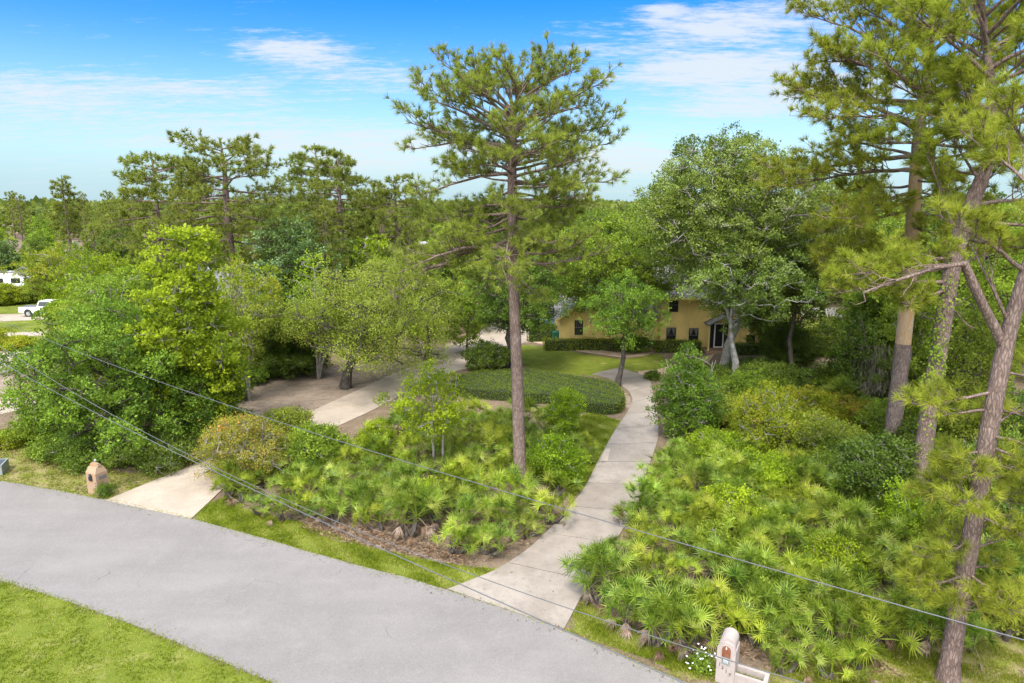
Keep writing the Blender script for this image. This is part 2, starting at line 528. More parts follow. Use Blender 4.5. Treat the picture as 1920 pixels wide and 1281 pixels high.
def concrete_mat(name, lo, hi, stain):
    m, t = new_mat(name)
    co = t.n('ShaderNodeTexCoord').outputs['Object']
    a = t.n('ShaderNodeAttribute', attribute_name='tint').outputs['Fac']
    big, fine, tiny = t.noise(co, .7, 6, .65), t.noise(co, 6, 6, .7), t.noise(co, 45, 2, .6)
    c = t.mix(a, lo, hi)
    c = t.mix(t.mapr(big, .42, .64, 0, .75), c, stain)
    c = t.mix(t.mapr(t.noise(co, 2.3, 7, .75), .54, .72, 0, .5), c, tuple(x * .72 for x in stain))
    c = t.mix(t.mapr(fine, .5, .72, 0, .35), c, tuple(x * .8 for x in stain))
    c = t.mix(t.mapr(tiny, .4, .7, 0, .25), c, tuple(x * .75 for x in lo))
    p = t.n('ShaderNodeBsdfPrincipled', i={'Base Color': c, 'Roughness': .85, 'Specular IOR Level': .25,
                                            'Normal': t.n('ShaderNodeBump', i={'Strength': .2, 'Distance': .01, 'Height': tiny}).outputs[0]})
    out(t, p.outputs[0])
    return m


M['ground'] = ground_mat()
M['asphalt'] = asphalt_mat('asphalt', (0.222, 0.200, 0.188))
M['concrete'] = concrete_mat('concrete', (0.252, 0.212, 0.178), (0.335, 0.285, 0.242), (0.205, 0.17, 0.14))
M['pale_concrete'] = concrete_mat('pale_concrete', (0.36, 0.292, 0.232), (0.43, 0.352, 0.284), (0.285, 0.232, 0.183))
M['paver'] = concrete_mat('paver', (0.42, 0.27, 0.18), (0.55, 0.42, 0.31), (0.36, 0.23, 0.15))
M['siding'] = plain('siding', (0.76, 0.55, 0.19), .6, var=.07, scale=2.0, dirt=(0.60, 0.42, 0.14))
M['trim'] = plain('trim', (0.66, 0.50, 0.20), .6, var=.06)
M['white'] = plain('white', (0.78, 0.76, 0.73), .5, var=.04)
M['shingle'] = plain('shingle', (0.17, 0.155, 0.15), .9, var=.3, scale=5.0, bump=.4)
M['far_shingle'] = plain('far_shingle', (0.30, 0.285, 0.29), .9, var=.2, scale=3.0)
M['glass'] = plain('glass', (0.022, 0.022, 0.024), .12, var=.2, spec=.6)
M['curtain'] = plain('curtain', (0.16, 0.14, 0.13), .8)
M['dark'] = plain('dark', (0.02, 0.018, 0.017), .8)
M['stucco'] = plain('stucco', (0.37, 0.31, 0.285), .85, var=.08, scale=9.0, bump=.35, dirt=(0.29, 0.235, 0.21))
M['copper'] = plain('copper', (0.23, 0.085, 0.045), .5, metal=.3, var=.35, scale=14)
M['digit'] = plain('digit', (0.10, 0.07, 0.06), .7)
M['plastic_grey'] = plain('plastic_grey', (0.13, 0.13, 0.14), .6)
M['black_metal'] = plain('black_metal', (0.016, 0.017, 0.022), .35)
M['newsprint'] = plain('newsprint', (0.33, 0.33, 0.32), .8, var=.35, scale=30)
M['wire'] = plain('wire', (0.12, 0.12, 0.13), .5, metal=.2)
M['wire_black'] = plain('wire_black', (0.10, 0.10, 0.105), .5)
M['car_white'] = plain('car_white', (0.78, 0.78, 0.80), .25, var=.02, spec=.6)
M['car_blue'] = plain('car_blue', (0.10, 0.19, 0.36), .25, var=.05, spec=.6)
M['tyre'] = plain('tyre', (0.025, 0.025, 0.026), .85)
M['rim'] = plain('rim', (0.42, 0.42, 0.44), .35, metal=.7)
M['bin_green'] = plain('bin_green', (0.012, 0.115, 0.065), .5, var=.1)
M['grey_metal'] = plain('grey_metal', (0.25, 0.27, 0.265), .6, metal=.1, var=.08)
M['slate_lid'] = plain('slate_lid', (0.06, 0.07, 0.085), .7)
M['plaster'] = plain('plaster', (0.55, 0.50, 0.44), .8, var=.06)
M['yellow_flower'] = plain('yellow_flower', (0.75, 0.42, 0.25), .7)
M['red_flower'] = foliage('red_flower', (0.45, 0.05, 0.02), (0.62, 0.20, 0.08), .3)
M['white_flower'] = plain('white_flower', (0.75, 0.76, 0.80), .7)


def brick_mat():
    m, t = new_mat('brick')
    co = t.n('ShaderNodeTexCoord').outputs['UV']
    br = t.n('ShaderNodeTexBrick', i={'Vector': co, 'Color1': (0.36, 0.15, 0.068, 1), 'Color2': (0.30, 0.10, 0.045, 1), 'Mortar': (0.32, 0.23, 0.165, 1), 'Scale': 1.0,
                                      'Mortar Size': 0.010, 'Brick Width': 0.21, 'Row Height': 0.075, 'Bias': -0.2})
    ob = t.n('ShaderNodeTexCoord').outputs['Object']
    c = t.mix(t.mapr(t.noise(ob, 3.5, 5, .7), .42, .66, 0, .65), br.outputs[0], (0.38, 0.175, 0.045))
    c = t.mix(t.mapr(t.noise(ob, 5.5, 4, .7), .56, .7, 0, .6), c, (0.42, 0.27, 0.215))
    p = t.n('ShaderNodeBsdfPrincipled', i={'Base Color': c, 'Roughness': .9, 'Specular IOR Level': .2,
                                            'Normal': t.n('ShaderNodeBump', i={'Strength': .6, 'Distance': .01, 'Height': t.m('SUBTRACT', 1.0, br.outputs[1])}).outputs[0]})
    out(t, p.outputs[0])
    return m


M['brick'] = brick_mat()

# ------------------------------------------------------------------ the setting: ground, road, drives, paths
def extend(p, q, d):
    v = unit(np.array(p) - np.array(q))
    return tuple(np.array(p) + v * d)


road_far = [G(*p) for p in [(0, 903), (100, 918), (195, 938), (360, 973), (450, 998), (560, 1031), (700, 1069), (840, 1106), (950, 1142), (1055, 1180), (1165, 1229), (1280, 1283)]]
road_far = [(-58.0, 38.0), (-40.0, 34.5), (-30.5, 32.2)] + road_far + [(8.0, 14.2), (12.0, 11.2), (17.0, 6.5), (24.0, -2.0)]
road_near = [G(*p) for p in [(0, 1088), (120, 1126), (250, 1172), (370, 1222), (515, 1283)]]
road_near = [(-58.0, 31.0), (-40.0, 27.0), (-28.0, 24.4)] + road_near + [(-2.5, 14.3), (3.0, 10.4), (8.0, 5.6), (14.0, -5.0)]


def smooth_line(p, n=60):
    p = np.array(p, float)
    d = np.concatenate([[0], np.cumsum(np.linalg.norm(np.diff(p, axis=0), axis=1))])
    s = np.linspace(0, d[-1], n)
    q = np.stack([np.interp(s, d, p[:, 0]), np.interp(s, d, p[:, 1])], 1)
    for _ in range(3):
        q[1:-1] = (q[:-2] + 2 * q[1:-1] + q[2:]) / 4
    return q


def ribbon(mb, a, b, z, edge=0.05, tint=0.5):
    """a strip between two lines, with short sides reaching down"""
    n = len(a)
    V = [(x, y, z) for x, y in a] + [(x, y, z) for x, y in b]
    mb.add(V, [(i + 1, i, n + i, n + i + 1) if True else 0 for i in range(n - 1)][::1], tint)
    for L in (a, b):
        V = [(x, y, z) for x, y in L] + [(x, y, z - edge) for x, y in L]
        mb.add(V, [(i, i + 1, n + i + 1, n + i) for i in range(n - 1)], tint)


rf, rn = smooth_line(road_far, 140), smooth_line(road_near, 140)
rngE = np.random.default_rng(77)
rf = rf + np.convolve(rngE.normal(size=142), [.3, .4, .3], 'valid')[:, None] * 0.035     # a ragged asphalt edge
mb = MB()
ribbon(mb, rf, rn, 0.03)
o = mb.build('road', M['asphalt'])
o['kind'] = 'structure'


def drive(name, left, right, n_slab, mat, z, seed, gap=0.018, rough=False, tint=(0.2, 0.9)):
    """concrete slabs laid one after the other between two edge lines"""
    rng = np.random.default_rng(seed)
    N = n_slab * 8 + 1
    a, b = smooth_line(left, N), smooth_line(right, N)
    mb = MB()
    for k in range(n_slab):
        i0, i1 = k * 8, k * 8 + 8
        A, B = a[i0:i1 + 1].copy(), b[i0:i1 + 1].copy()
        for L in (A, B):
            L[0] += unit(L[1] - L[0]) * gap
            L[-1] -= unit(L[-1] - L[-2]) * gap
        ribbon(mb, A, B, z + rng.uniform(0, .006), .06, rng.uniform(*tint))
        for e in (0, -1):
            mb.add([(*A[e], z), (*B[e], z), (*B[e], z - .05), (*A[e], z - .05)], [(0, 1, 2, 3)], .2)
    o = mb.build(name, mat)
    o['kind'] = 'structure'
    return a, b


L1 = [G(*p) for p in [(198, 940), (265, 912), (330, 886), (395, 860), (480, 822), (600, 765), (670, 733), (730, 705), (800, 676), (850, 650), (905, 622)]]
R1 = [G(*p) for p in [(358, 974), (385, 950), (420, 915), (455, 892), (530, 850), (640, 797), (700, 770), (745, 745), (830, 703), (890, 688), (990, 640)]]
drive('pale_driveway', L1, R1, 10, M['pale_concrete'], 0.045, 3, gap=0.008)
L2 = [G(*p) for p in [(838, 1107), (930, 1071), (985, 1036), (1050, 975), (1078, 940), (1097, 915), (1126, 856), (1152, 810), (1175, 776), (1187, 752), (1180, 735), (1160, 720), (1135, 708), (1110, 702)]]
R2 = [G(*p) for p in [(1057, 1182), (1085, 1130), (1112, 1075), (1158, 1010), (1188, 960), (1207, 915), (1219, 868), (1234, 825), (1235, 790), (1229, 765), (1224, 742), (1222, 722), (1212, 706), (1160, 690)]]
d2a, d2b = drive('driveway', L2, R2, 12, M['concrete'], 0.045, 5)
drive('front_path', [G(*p) for p in [(990, 640), (1060, 655), (1120, 664), (1170, 671), (1210, 668), (1232, 658)]], [G(*p) for p in [(985, 634), (1060, 648), (1120, 657), (1170, 663), (1205, 660), (1222, 650)]], 6, M['paver'], 0.045, 7, tint=(.3, .9))
drive('door_path', [G(*p) for p in [(1200, 706), (1240, 703), (1290, 690), (1330, 678)]], [G(*p) for p in [(1195, 697), (1232, 694), (1285, 680), (1340, 664)]], 4, M['paver'], 0.04, 8, tint=(.2, .7))
drive('back_drive', [G(*p) for p in [(880, 640), (890, 628), (930, 600)]], [G(*p) for p in [(995, 643), (1010, 628), (1030, 605)]], 3, M['pale_concrete'], 0.04, 9)
mb = MB()
mb.add([(*G(*p), 0.052) for p in [(1128, 866), (1136, 845), (1142, 845), (1134, 866)]], [(0, 1, 2, 3)], 1.0)
mb.add([(*G(*p), 0.050) for p in [(1124, 866), (1135, 843), (1144, 843), (1139, 866)]], [(0, 1, 2, 3)], 1.0)
o = mb.build('pale_patch', M['pale_concrete'])
o['kind'] = 'structure'

mb = MB()
mb.prism([G(*p) for p in [(-260, 735), (-120, 652), (0, 651), (42, 655), (58, 662), (40, 690), (0, 702), (-160, 735)]], -.02, .04, .5)
o = mb.build('side_drive', M['pale_concrete']); o['kind'] = 'structure'
mb = MB()
mb.prism([G(*p) for p in [(-200, 800), (0, 752), (60, 742), (110, 734), (112, 745), (60, 764), (0, 778), (-200, 835)]], -.02, .042, .5)
o = mb.build('side_path', M['pale_concrete']); o['kind'] = 'structure'
mb = MB()
mb.prism([G(*p) for p in [(-120, 604), (0, 590), (120, 588), (130, 598), (0, 603), (-120, 618)]], -.02, .038, .5)
o = mb.build('far_drive', M['pale_concrete']); o['kind'] = 'structure'
mb = MB()
mb.prism([G(*p) for p in [(-120, 634), (0, 625), (95, 622), (96, 629), (0, 633), (-120, 645)]], -.02, .038, .7)
o = mb.build('far_path', M['pale_concrete']); o['kind'] = 'structure'

Z_GRASS = [poly(p) for p in [
    [(358, 975), (390, 945), (440, 925), (458, 955), (560, 978), (620, 1000), (700, 1028), (820, 1055), (900, 1065), (935, 1068), (838, 1107), (700, 1070), (560, 1032), (450, 998)],
    [(1105, 905), (1070, 940), (1060, 925), (1075, 880), (1090, 830), (1060, 800), (1110, 770), (1160, 790), (1150, 812)],
    [(1210, 915), (1185, 975), (1200, 975), (1222, 920), (1240, 870), (1222, 868)],
    [(985, 645), (1060, 658), (1170, 674), (1235, 662), (1262, 690), (1230, 700), (1165, 708), (1080, 703), (990, 692), (960, 660)],
    [(-20, 600), (90, 600), (95, 652), (-20, 652)], [(-80, 556), (170, 552), (170, 588), (-80, 590)], [(-80, 520), (170, 520), (170, 545), (-80, 548)],
    [(1510, 600), (1600, 600), (1590, 640), (1500, 640)],
    [(1060, 1182), (1092, 1125), (1135, 1150), (1225, 1200), (1300, 1240), (1345, 1283)],
]] + [np.array(list(map(tuple, rn[:100])) + [(10, -10), (-60, -10)])]
Z_EXTRA = 0
Z_DRY = [poly(p) for p in [
    [(985, 757), (1090, 777), (1170, 787), (1150, 812), (1090, 832), (1010, 800)],
    [(-60, 905), (-60, 790), (60, 820), (130, 850), (240, 890), (330, 870), (400, 850), (395, 862), (265, 912), (198, 940), (100, 918)],
    [(1215, 1215), (1300, 1250), (1500, 1300), (1920, 1300), (1920, 1150), (1700, 1165), (1620, 1235), (1500, 1240), (1280, 1283)],
]]
Z_SAND = [poly(p) for p in [
    [(430, 780), (430, 715), (520, 690), (640, 690), (760, 665), (860, 640), (850, 650), (730, 705), (600, 765), (480, 822)],
    [(1040, 800), (1060, 780), (1085, 790), (1070, 815)], [(1545, 690), (1525, 640), (1600, 635), (1650, 690), (1600, 720)],
    [(1175, 776), (1187, 752), (1178, 735), (1160, 727), (1172, 770), (1160, 790)],
    [(560, 990), (600, 975), (720, 1000), (880, 1045), (870, 1062), (760, 1040), (620, 1012)],
    [(-60, 700), (20, 705), (30, 745), (-60, 760)],
]]


def grid_ground():
    x = np.arange(-64, 46.01, .35)
    y = np.arange(-6, 82.01, .35)
    X, Y = np.meshgrid(x, y)
    P = np.stack([X.ravel(), Y.ravel()], 1)
    nx, ny = len(x), len(y)
    far = np.array([(-4000, -1500), (4000, -1500), (4000, 5000), (-4000, 5000)], float)
    c = np.array([0, nx - 1, nx * ny - 1, nx * (ny - 1)])
    V = np.concatenate([np.c_[P, np.zeros(len(P))], np.c_[far, np.zeros(4)]])
    i, j = np.meshgrid(np.arange(nx - 1), np.arange(ny - 1))
    k = (j * nx + i).ravel()
    F = np.stack([k, k + 1, k + 1 + nx, k + nx], 1)
    mb = MB()
    mb.add(V, F)
    n0 = len(P)
    # the outer sheet shares the inner sheet's corner points; its inner sides follow the whole edge line
    e = [list(range(0, nx)), [r * nx + nx - 1 for r in range(ny)], list(range(nx * ny - 1, nx * (ny - 1) - 1, -1)), [r * nx for r in range(ny - 1, -1, -1)]]
    for s in range(4):
        ring = e[s][::-1] + [n0 + s, n0 + (s + 1) % 4]
        mb.F.append((np.array([ring]), np.array([.5], np.float32), 0))
    o = mb.build('ground', M['ground'])
    for nm, zs in (('grass', Z_GRASS), ('dry', Z_DRY), ('sand', Z_SAND)):
        val = np.zeros(len(V), np.float32)
        for z in zs:
            val[:n0][inside(P, z)] = 1
        g = val[:n0].reshape(ny, nx)
        for _ in range(2):
            g[1:-1, 1:-1] = (g[1:-1, 1:-1] * 2 + g[:-2, 1:-1] + g[2:, 1:-1] + g[1:-1, :-2] + g[1:-1, 2:]) / 6
        o.data.attributes.new(nm, 'FLOAT', 'POINT').data.foreach_set('value', val)
    o['kind'] = 'structure'


grid_ground()


def blades(name, polys, n, h, rng, mat, tint=(0.0, 0.8), w_=.012):
    mb = MB()
    for pg, k in zip(polys, n):
        p = scatter(pg, k, rng)
        c = np.repeat(p, 4, 0) + rng.normal(0, .035, (k * 4, 2))
        keep = ~inside(c, ROADP)
        c = c[keep]
        m_ = len(c)
        A = unit(np.c_[rng.normal(0, .5, (m_, 2)), np.ones(m_)])
        pn = np.sin(c[:, 0] * 1.7 + 2 * np.sin(c[:, 1] * 1.1)) * np.sin(c[:, 1] * 2.3 + 1.5 * np.sin(c[:, 0] * .9)) + .5 * np.sin(c[:, 0] * 5.1 + c[:, 1] * 3.7)
        kp = pn + rng.normal(0, .4, len(c)) > -.6
        c, A, pn = c[kp], A[kp], pn[kp]
        keep[np.flatnonzero(keep)[~kp]] = False
        m_ = len(c)
        t = -.34 * pn + np.clip(np.repeat(rng.uniform(*tint, k), 4)[keep] + rng.normal(0, .12, m_), 0, 1)
        t = np.clip(t, 0, 1)
        mb.needles(np.c_[c, np.zeros(m_)], A, h * rng.uniform(.5, 1.3, m_), w_ * 2, t, rng)
    o = mb.build(name, mat)
    o['kind'] = 'stuff'
    return o


ROADP = np.concatenate([rf, rn[::-1]])
rg = np.random.default_rng(11)
tag(blades('grass', [Z_GRASS[0], Z_GRASS[1], Z_GRASS[2], Z_GRASS[8]], [9000, 5000, 1500, 3500], .085, rg, M['grass_blade'], (0.25, .98)), 'short bright green grass on the verges along road and driveway', 'grass')
near_pg = np.array([(-19, 21.0), (-6.6, 16.0), (-6.0, 13.5), (-24, 13.5), (-24, 22.5)])
near_pg = np.array([tuple(p) for p in rn if -27 < p[0] < 0] + [(0, 12.0), (-27, 13.0)])
o = blades('lawn_grass', [near_pg], [26000], .075, rg, M['grass_blade'], (0.3, .98))
tag(o, 'bright lime mown grass across the road from the driveways', 'grass')
mbe = MB()
for L, n in ((rf, 9000), (rn, 8000)):
    i = rg.integers(0, len(L) - 1, n)
    f = rg.random((n, 1))
    p = L[i] * (1 - f) + L[i + 1] * f
    p = p[(p[:, 0] > -26) & (p[:, 0] < 7)]
    n = len(p)
    p = p + rg.normal(0, .055, (n, 2)) * (1 + 1.5 * (np.sin(p[:, :1] * 3.1) * np.sin(p[:, 1:] * 4.7) > .2))
    c = np.c_[p, np.full(n, .025)]
    mbe.needles(c, unit(np.c_[rg.normal(0, .8, (n, 2)), np.full(n, .8)]), .08 * rg.uniform(.5, 1.3, n), .022, np.clip(rg.normal(.6, .25, n), 0, 1), rg)
o = mbe.build('edge_grass', M['grass_blade'])
o['kind'] = 'stuff'
tag(o, 'ragged grass creeping over the asphalt edges', 'grass')
o = blades('dry_grass', Z_DRY, [1500, 8000, 11000], .075, rg, M['grass_blade'], (0.35, 1.0))
tag(o, 'dry patchy grass on the verge by the brick mailbox', 'grass')

# ------------------------------------------------------------------ plants: generators
def lobed(rng, k=5, amp=.3):
    D = unit(rng.normal(size=(k, 3)))
    F = rng.uniform(1.2, 3.2, k)
    ph = rng.uniform(0, 6.3, k)
    return lambda d: 1 + amp * np.mean(np.sin((d @ D.T) * F * 3 + ph), 1) * 2


def curve3(a, b, sag, n, rng, wob=.06):
    t = np.linspace(0, 1, n)[:, None]
    p = a + (b - a) * t
    L = np.linalg.norm(b - a)
    p = p + np.array([0, 0, 1.0]) * (sag * L * 4 * t * (1 - t))
    p[1:-1] += rng.normal(0, wob * L / 3, (n - 2, 3))
    return p


def make_leafy(h, r, base=.25, n_bough=34, rb=1.0, n_cl=12, n_leaf=26, leaf=.13, seed=1, tr=.18, stems=1, amp=.35, flat=.72, droop=0.0, spread=None,
               top=1.0, hollow=.45, lean=(0, 0), twig=True, sp=.2, bare=0, wl=.5, up=.35, stem_spread=.5, upright=False, r_low=1.0):
    """trunk/limb mesh builder and crown mesh builder of a leafy tree or bush of height h and radius r"""
    rng = np.random.default_rng(seed)
    n_leaf = int(n_leaf * 1.3)
    wl *= 1.2
    tk, cr = MB(), MB()
    zb, ht = base * h, h * (1 - base)
    lob = lobed(rng, 6, amp)
    c0 = np.array([lean[0], lean[1], zb + ht * .5])
    B = []
    tries = 0
    while len(B) < n_bough and tries < n_bough * 60:
        tries += 1
        d = unit(rng.normal(size=(1, 3)))
        f = rng.uniform(hollow, 1.0) ** .6
        k = float(lob(d)[0]) * f
        z = d[0, 2]
        rr = r * (1 - .35 * max(z, 0) * (2 - top)) * (r_low if z < 0 else 1)
        p = c0 + np.array([d[0, 0] * max(rr - rb * .6, .1) * k, d[0, 1] * max(rr - rb * .6, .1) * k, z * max(ht * .5 - rb * flat * .6, .1) * min(k, 1.08)])
        if p[2] < .15 * rb:
            continue
        if B and min(np.linalg.norm((p - q) * np.array([1, 1, 1.25])) for q in B) < rb * (.85 if tries < n_bough * 20 else .68):
            continue
        B.append(p)
    B = np.array(B)
    # stems
    S_ = []
    for s in range(stems):
        a = rng.uniform(0, 6.28) + s * 6.28 / stems
        tipx = np.array([math.cos(a), math.sin(a)]) * r * stem_spread * (0 if stems == 1 else 1)
        n = 8
        t = np.linspace(0, 1, n)
        P = np.c_[tipx[0] * t ** 1.3 + lean[0] * t, tipx[1] * t ** 1.3 + lean[1] * t, t * h * .88]
        P[1:, :2] += np.cumsum(rng.normal(0, .018 * h, (n - 1, 2)), 0)
        rad = tr * (1 - t * .9) ** .9 + .006
        rad[0] *= 1.35
        S_.append((P, rad))
        tk.tube(P, rad, 8, .3)
    # main limbs leave the trunk; the other boughs branch from a bough that lies further in
    order = np.argsort(np.linalg.norm((B - c0) * np.array([1, 1, .6]), axis=1) + rng.uniform(0, .25 * r, len(B)))
    done = []
    for i in order:
        p = B[i]
        q = None
        if done and rng.random() < .78:
            D_ = np.array(done)
            dist = np.linalg.norm(D_ - p, axis=1) + 1.2 * np.maximum(D_[:, 2] - p[2] + .15 * rb, 0)
            k = int(np.argmin(dist))
            if dist[k] < rb * 2.4:
                q, r0 = D_[k], .016 + .011 * r ** .7
        if q is None:
            P, rad = S_[rng.integers(len(S_))] if stems == 1 else min(S_, key=lambda q_: np.linalg.norm(q_[0][-2] - p) + rng.uniform(0, r * .4))
            hd = np.linalg.norm(p[:2] - P[4][:2])
            lo = min(zb * .85, h * .5)
            za = np.clip(p[2] - hd * rng.uniform(.4, .9), lo + rng.uniform(0, .28) * (h - lo), h * .82)
            q = np.array([np.interp(za, P[:, 2], P[:, k]) for k in range(3)])
            r0 = np.interp(za, P[:, 2], rad) * .55
        done.append(p)
        L = np.linalg.norm(p - q)
        if L < .2:
            continue
        tk.tube(curve3(q, p, rng.uniform(-.05, .15), 6, rng, .12), np.linspace(min(r0, .03 + L * .014), .012 + .004 * r, 6), 5, .5)
    # leaf sprays
    m_ = len(B) * n_cl
    bi = np.repeat(np.arange(len(B)), n_cl)
    dd = unit(rng.normal(size=(m_, 3)) + np.array([0, 0, .5]))
    cc = B[bi] + dd * (rb * rng.uniform(.45, 1.0, m_) ** .6 * rng.uniform(.8, 1.2, len(B))[bi])[:, None] * np.array([1, 1, flat])
    cc[:, 2] = np.maximum(cc[:, 2], .05)
    if twig:
        for i in range(0, m_, 2):
            tk.tube(np.stack([B[bi[i]], (B[bi[i]] + cc[i]) / 2 + rng.normal(0, .04 * rb, 3), cc[i]]), [.012 + .003 * r, .01, .005], 3, .6)
    bt = rng.uniform(.08, .90, len(B))
    ct = np.clip(bt[bi] + rng.normal(0, .13, m_), 0, 1)
    li = np.repeat(np.arange(m_), n_leaf)
    k = len(li)
    s_ = sp * .8 * (rb ** .5)
    P = cc[li] + rng.normal(0, s_, (k, 3)) * np.array([1, 1, .75])
    P[:, 2] = np.maximum(P[:, 2], .02)
    Ax = unit(dd[li] * .7 + rng.normal(0, .75, (k, 3)) + np.array([0, 0, .25 - droop]))
    if droop > .3:
        P[:, 2] -= np.abs(rng.normal(0, droop * .35, k))
        P[:, 2] = np.maximum(P[:, 2], .05)
    N = unit(np.array([0, 0, up]) + dd[li] * .8 + rng.normal(0, .42, (k, 3)))
    tint = np.clip(ct[li] + rng.normal(0, .14, k), 0, 1)
    tint = np.where(rng.random(k) < .035, 1.0, np.minimum(tint, .93))
    Lf = leaf * rng.uniform(.65, 1.3, k)
    cr.leaves(P, Ax, Lf, Lf * wl, N, tint)
    return tk, cr


def place(name, lab, cat, loc, tk, cr, barkm, leafm, group=None, rz=0., sc=1., crown='crown', trunk='trunk'):
    t = thing(name, lab, cat, loc, rz, group, sc)
    tk.build(trunk, barkm, t, smooth=True)
    cr.build(crown, leafm, t)
    return t


def tuft_needles(mb, P, D, rng, n=24, L=.24, W=.018, open_=(.25, 1.15), tint=None):
    m_ = len(P)
    li = np.repeat(np.arange(m_), n)
    k = len(li)
    rd = rng.normal(size=(k, 3))
    Dl = D[li]
    side = unit(rd - (rd * Dl).sum(1, keepdims=True) * Dl)
    th = rng.uniform(open_[0], open_[1], k)[:, None]
    A = unit(Dl * np.cos(th) + side * np.sin(th) + np.array([0, 0, -.10]))
    back = rng.uniform(0, .5, k)[:, None] * L * .8
    t0 = rng.uniform(.08, .80, m_) if tint is None else tint
    t = np.clip(t0[li] + rng.normal(0, .12, k), 0, .93)
    t = np.where(rng.random(k) < .025, 1, t)
    mb.needles(P[li] - Dl * back, A, L * rng.uniform(.7, 1.15, k), W, t, rng)


def make_pine(trunk, rad, limbs, seed, sub=2.3, tuft_n=24, tuft_L=.24, tuft_W=.018, twig_n=(3, 6), sides=12, twigs=True, dens=1.0, trunk_tint=None):
    """trunk: (k,3) line from the base; limbs: (z, azimuth, length, start elevation, end elevation, needles 0..1)"""
    rng = np.random.default_rng(seed)
    tk, cr = MB(), MB()
    trunk = np.array(trunk, float)
    n = 26
    tz = np.linspace(0, 1, n)
    d = np.linspace(0, 1, len(trunk))
    P = np.stack([np.interp(tz, d, trunk[:, k]) for k in range(3)], 1)
    for _ in range(2):
        P[1:-1] = (P[:-2] + 2 * P[1:-1] + P[2:]) / 4
    rr = np.interp(tz, np.linspace(0, 1, len(rad)), rad)
    rr[0] *= 1.3
    tk.tube(P, rr, sides, .3, wob=.035, rng=rng)
    if trunk_tint is not None:
        f, t, mi = tk.F[0]
        tk.F[0] = (f, np.repeat(np.interp(tz[:-1], trunk_tint[0], trunk_tint[1]), sides).astype(np.float32), mi)
    TP, TD = [], []

    def limb_line(a, az, L, e0, e1, n, wob):
        t = np.linspace(0, 1, n)
        e = e0 + (e1 - e0) * t
        azs = az + np.cumsum(rng.normal(0, wob, n))
        st = np.stack([np.cos(e) * np.cos(azs), np.cos(e) * np.sin(azs), np.sin(e) + rng.normal(0, wob * .5, n)], 1) * (L / (n - 1))
        return np.concatenate([[a], a + np.cumsum(st[:-1], 0)]), azs, e

    for (z, az_, L, e0, e1, nd) in limbs:
        q = np.array([np.interp(z, P[:, 2], P[:, k]) for k in range(3)])
        r0 = np.interp(z, P[:, 2], rr)
        n = max(6, int(L * 2))
        line, azs, els = limb_line(q, az_, L, e0, e1, n, .13)
        rl = min(r0 * .62, .022 + .016 * L)
        tk.tube(line, np.linspace(rl, .014, n) * (1 if nd > 0 else .8), 6, .4, wob=.08, rng=rng)
        ns = int(L * sub * (1 if nd > 0 else .8)) + 1
        for j in range(ns):
            f = .30 + .70 * (j + rng.uniform(.1, .9)) / ns
            i = min(int(f * (n - 1)), n - 2)
            u = f * (n - 1) - i
            b = line[i] * (1 - u) + line[i + 1] * u
            sl = max(.35, L * (.42 - .24 * f)) * rng.uniform(.6, 1.25)
            sa = azs[i] + (1 if j % 2 else -1) * rng.uniform(.45, 1.15)
            se = els[i] + rng.uniform(-.1, .75)
            sn = 4
            sline, saz, sel = limb_line(b, sa, sl, se, se + rng.uniform(-.1, .5), sn, .2)
            tk.tube(sline, np.linspace(.010 + .009 * sl, .008, sn), 4, .6)
            if nd <= 0 or rng.random() > nd * 1.15:
                continue
            for w_ in range(int(rng.integers(*twig_n) * dens) + 1):
                g = rng.uniform(.35, 1.0) if w_ else 1.0
                bi = min(int(g * (sn - 1)), sn - 2)
                uu = g * (sn - 1) - bi
                c = sline[bi] * (1 - uu) + sline[bi + 1] * uu
                dr = unit(np.array([math.cos(saz[bi]), math.sin(saz[bi]), math.sin(sel[bi])]) + rng.normal(0, .65, 3) + np.array([0, 0, .45]))
                tl = rng.uniform(.14, .45)
                e = c + dr * tl
                if twigs:
                    tk.tube(np.stack([c, c + dr * tl * .5 + rng.normal(0, .02, 3), e]), [.010, .008, .006], 3, .7)
                TP.append(e)
                TD.append(dr)
        if nd > 0:
            TP.append(line[-1])
            TD.append(unit(line[-1] - line[-2]))
    TP, TD = np.array(TP), np.array(TD)
    tuft_needles(cr, TP, TD, rng, tuft_n, tuft_L, tuft_W)
    return tk, cr


DENSE = 1.0


def auto_limbs(z0, z1, n, reach, seed, e_low=(-.15, .1), e_top=(.75, 1.2), nd=(.5, 1.0), curl=.35, skip=None):
    rng = np.random.default_rng(seed)
    L = []
    for i in range(n):
        f = (i + rng.uniform(0, 1)) / n
        z = z0 + (z1 - z0) * f
        az = i * 2.4 + rng.uniform(-.5, .5)
        e0 = (e_low[0] + (e_top[0] - e_low[0]) * f) + rng.uniform(-.2, .2)
        e1 = e0 + rng.uniform(-.1, curl) - .25 * f
        L.append((z, az, reach(f) * rng.uniform(.65, 1.12), e0, e1, nd[0] + (nd[1] - nd[0]) * f))
    return L


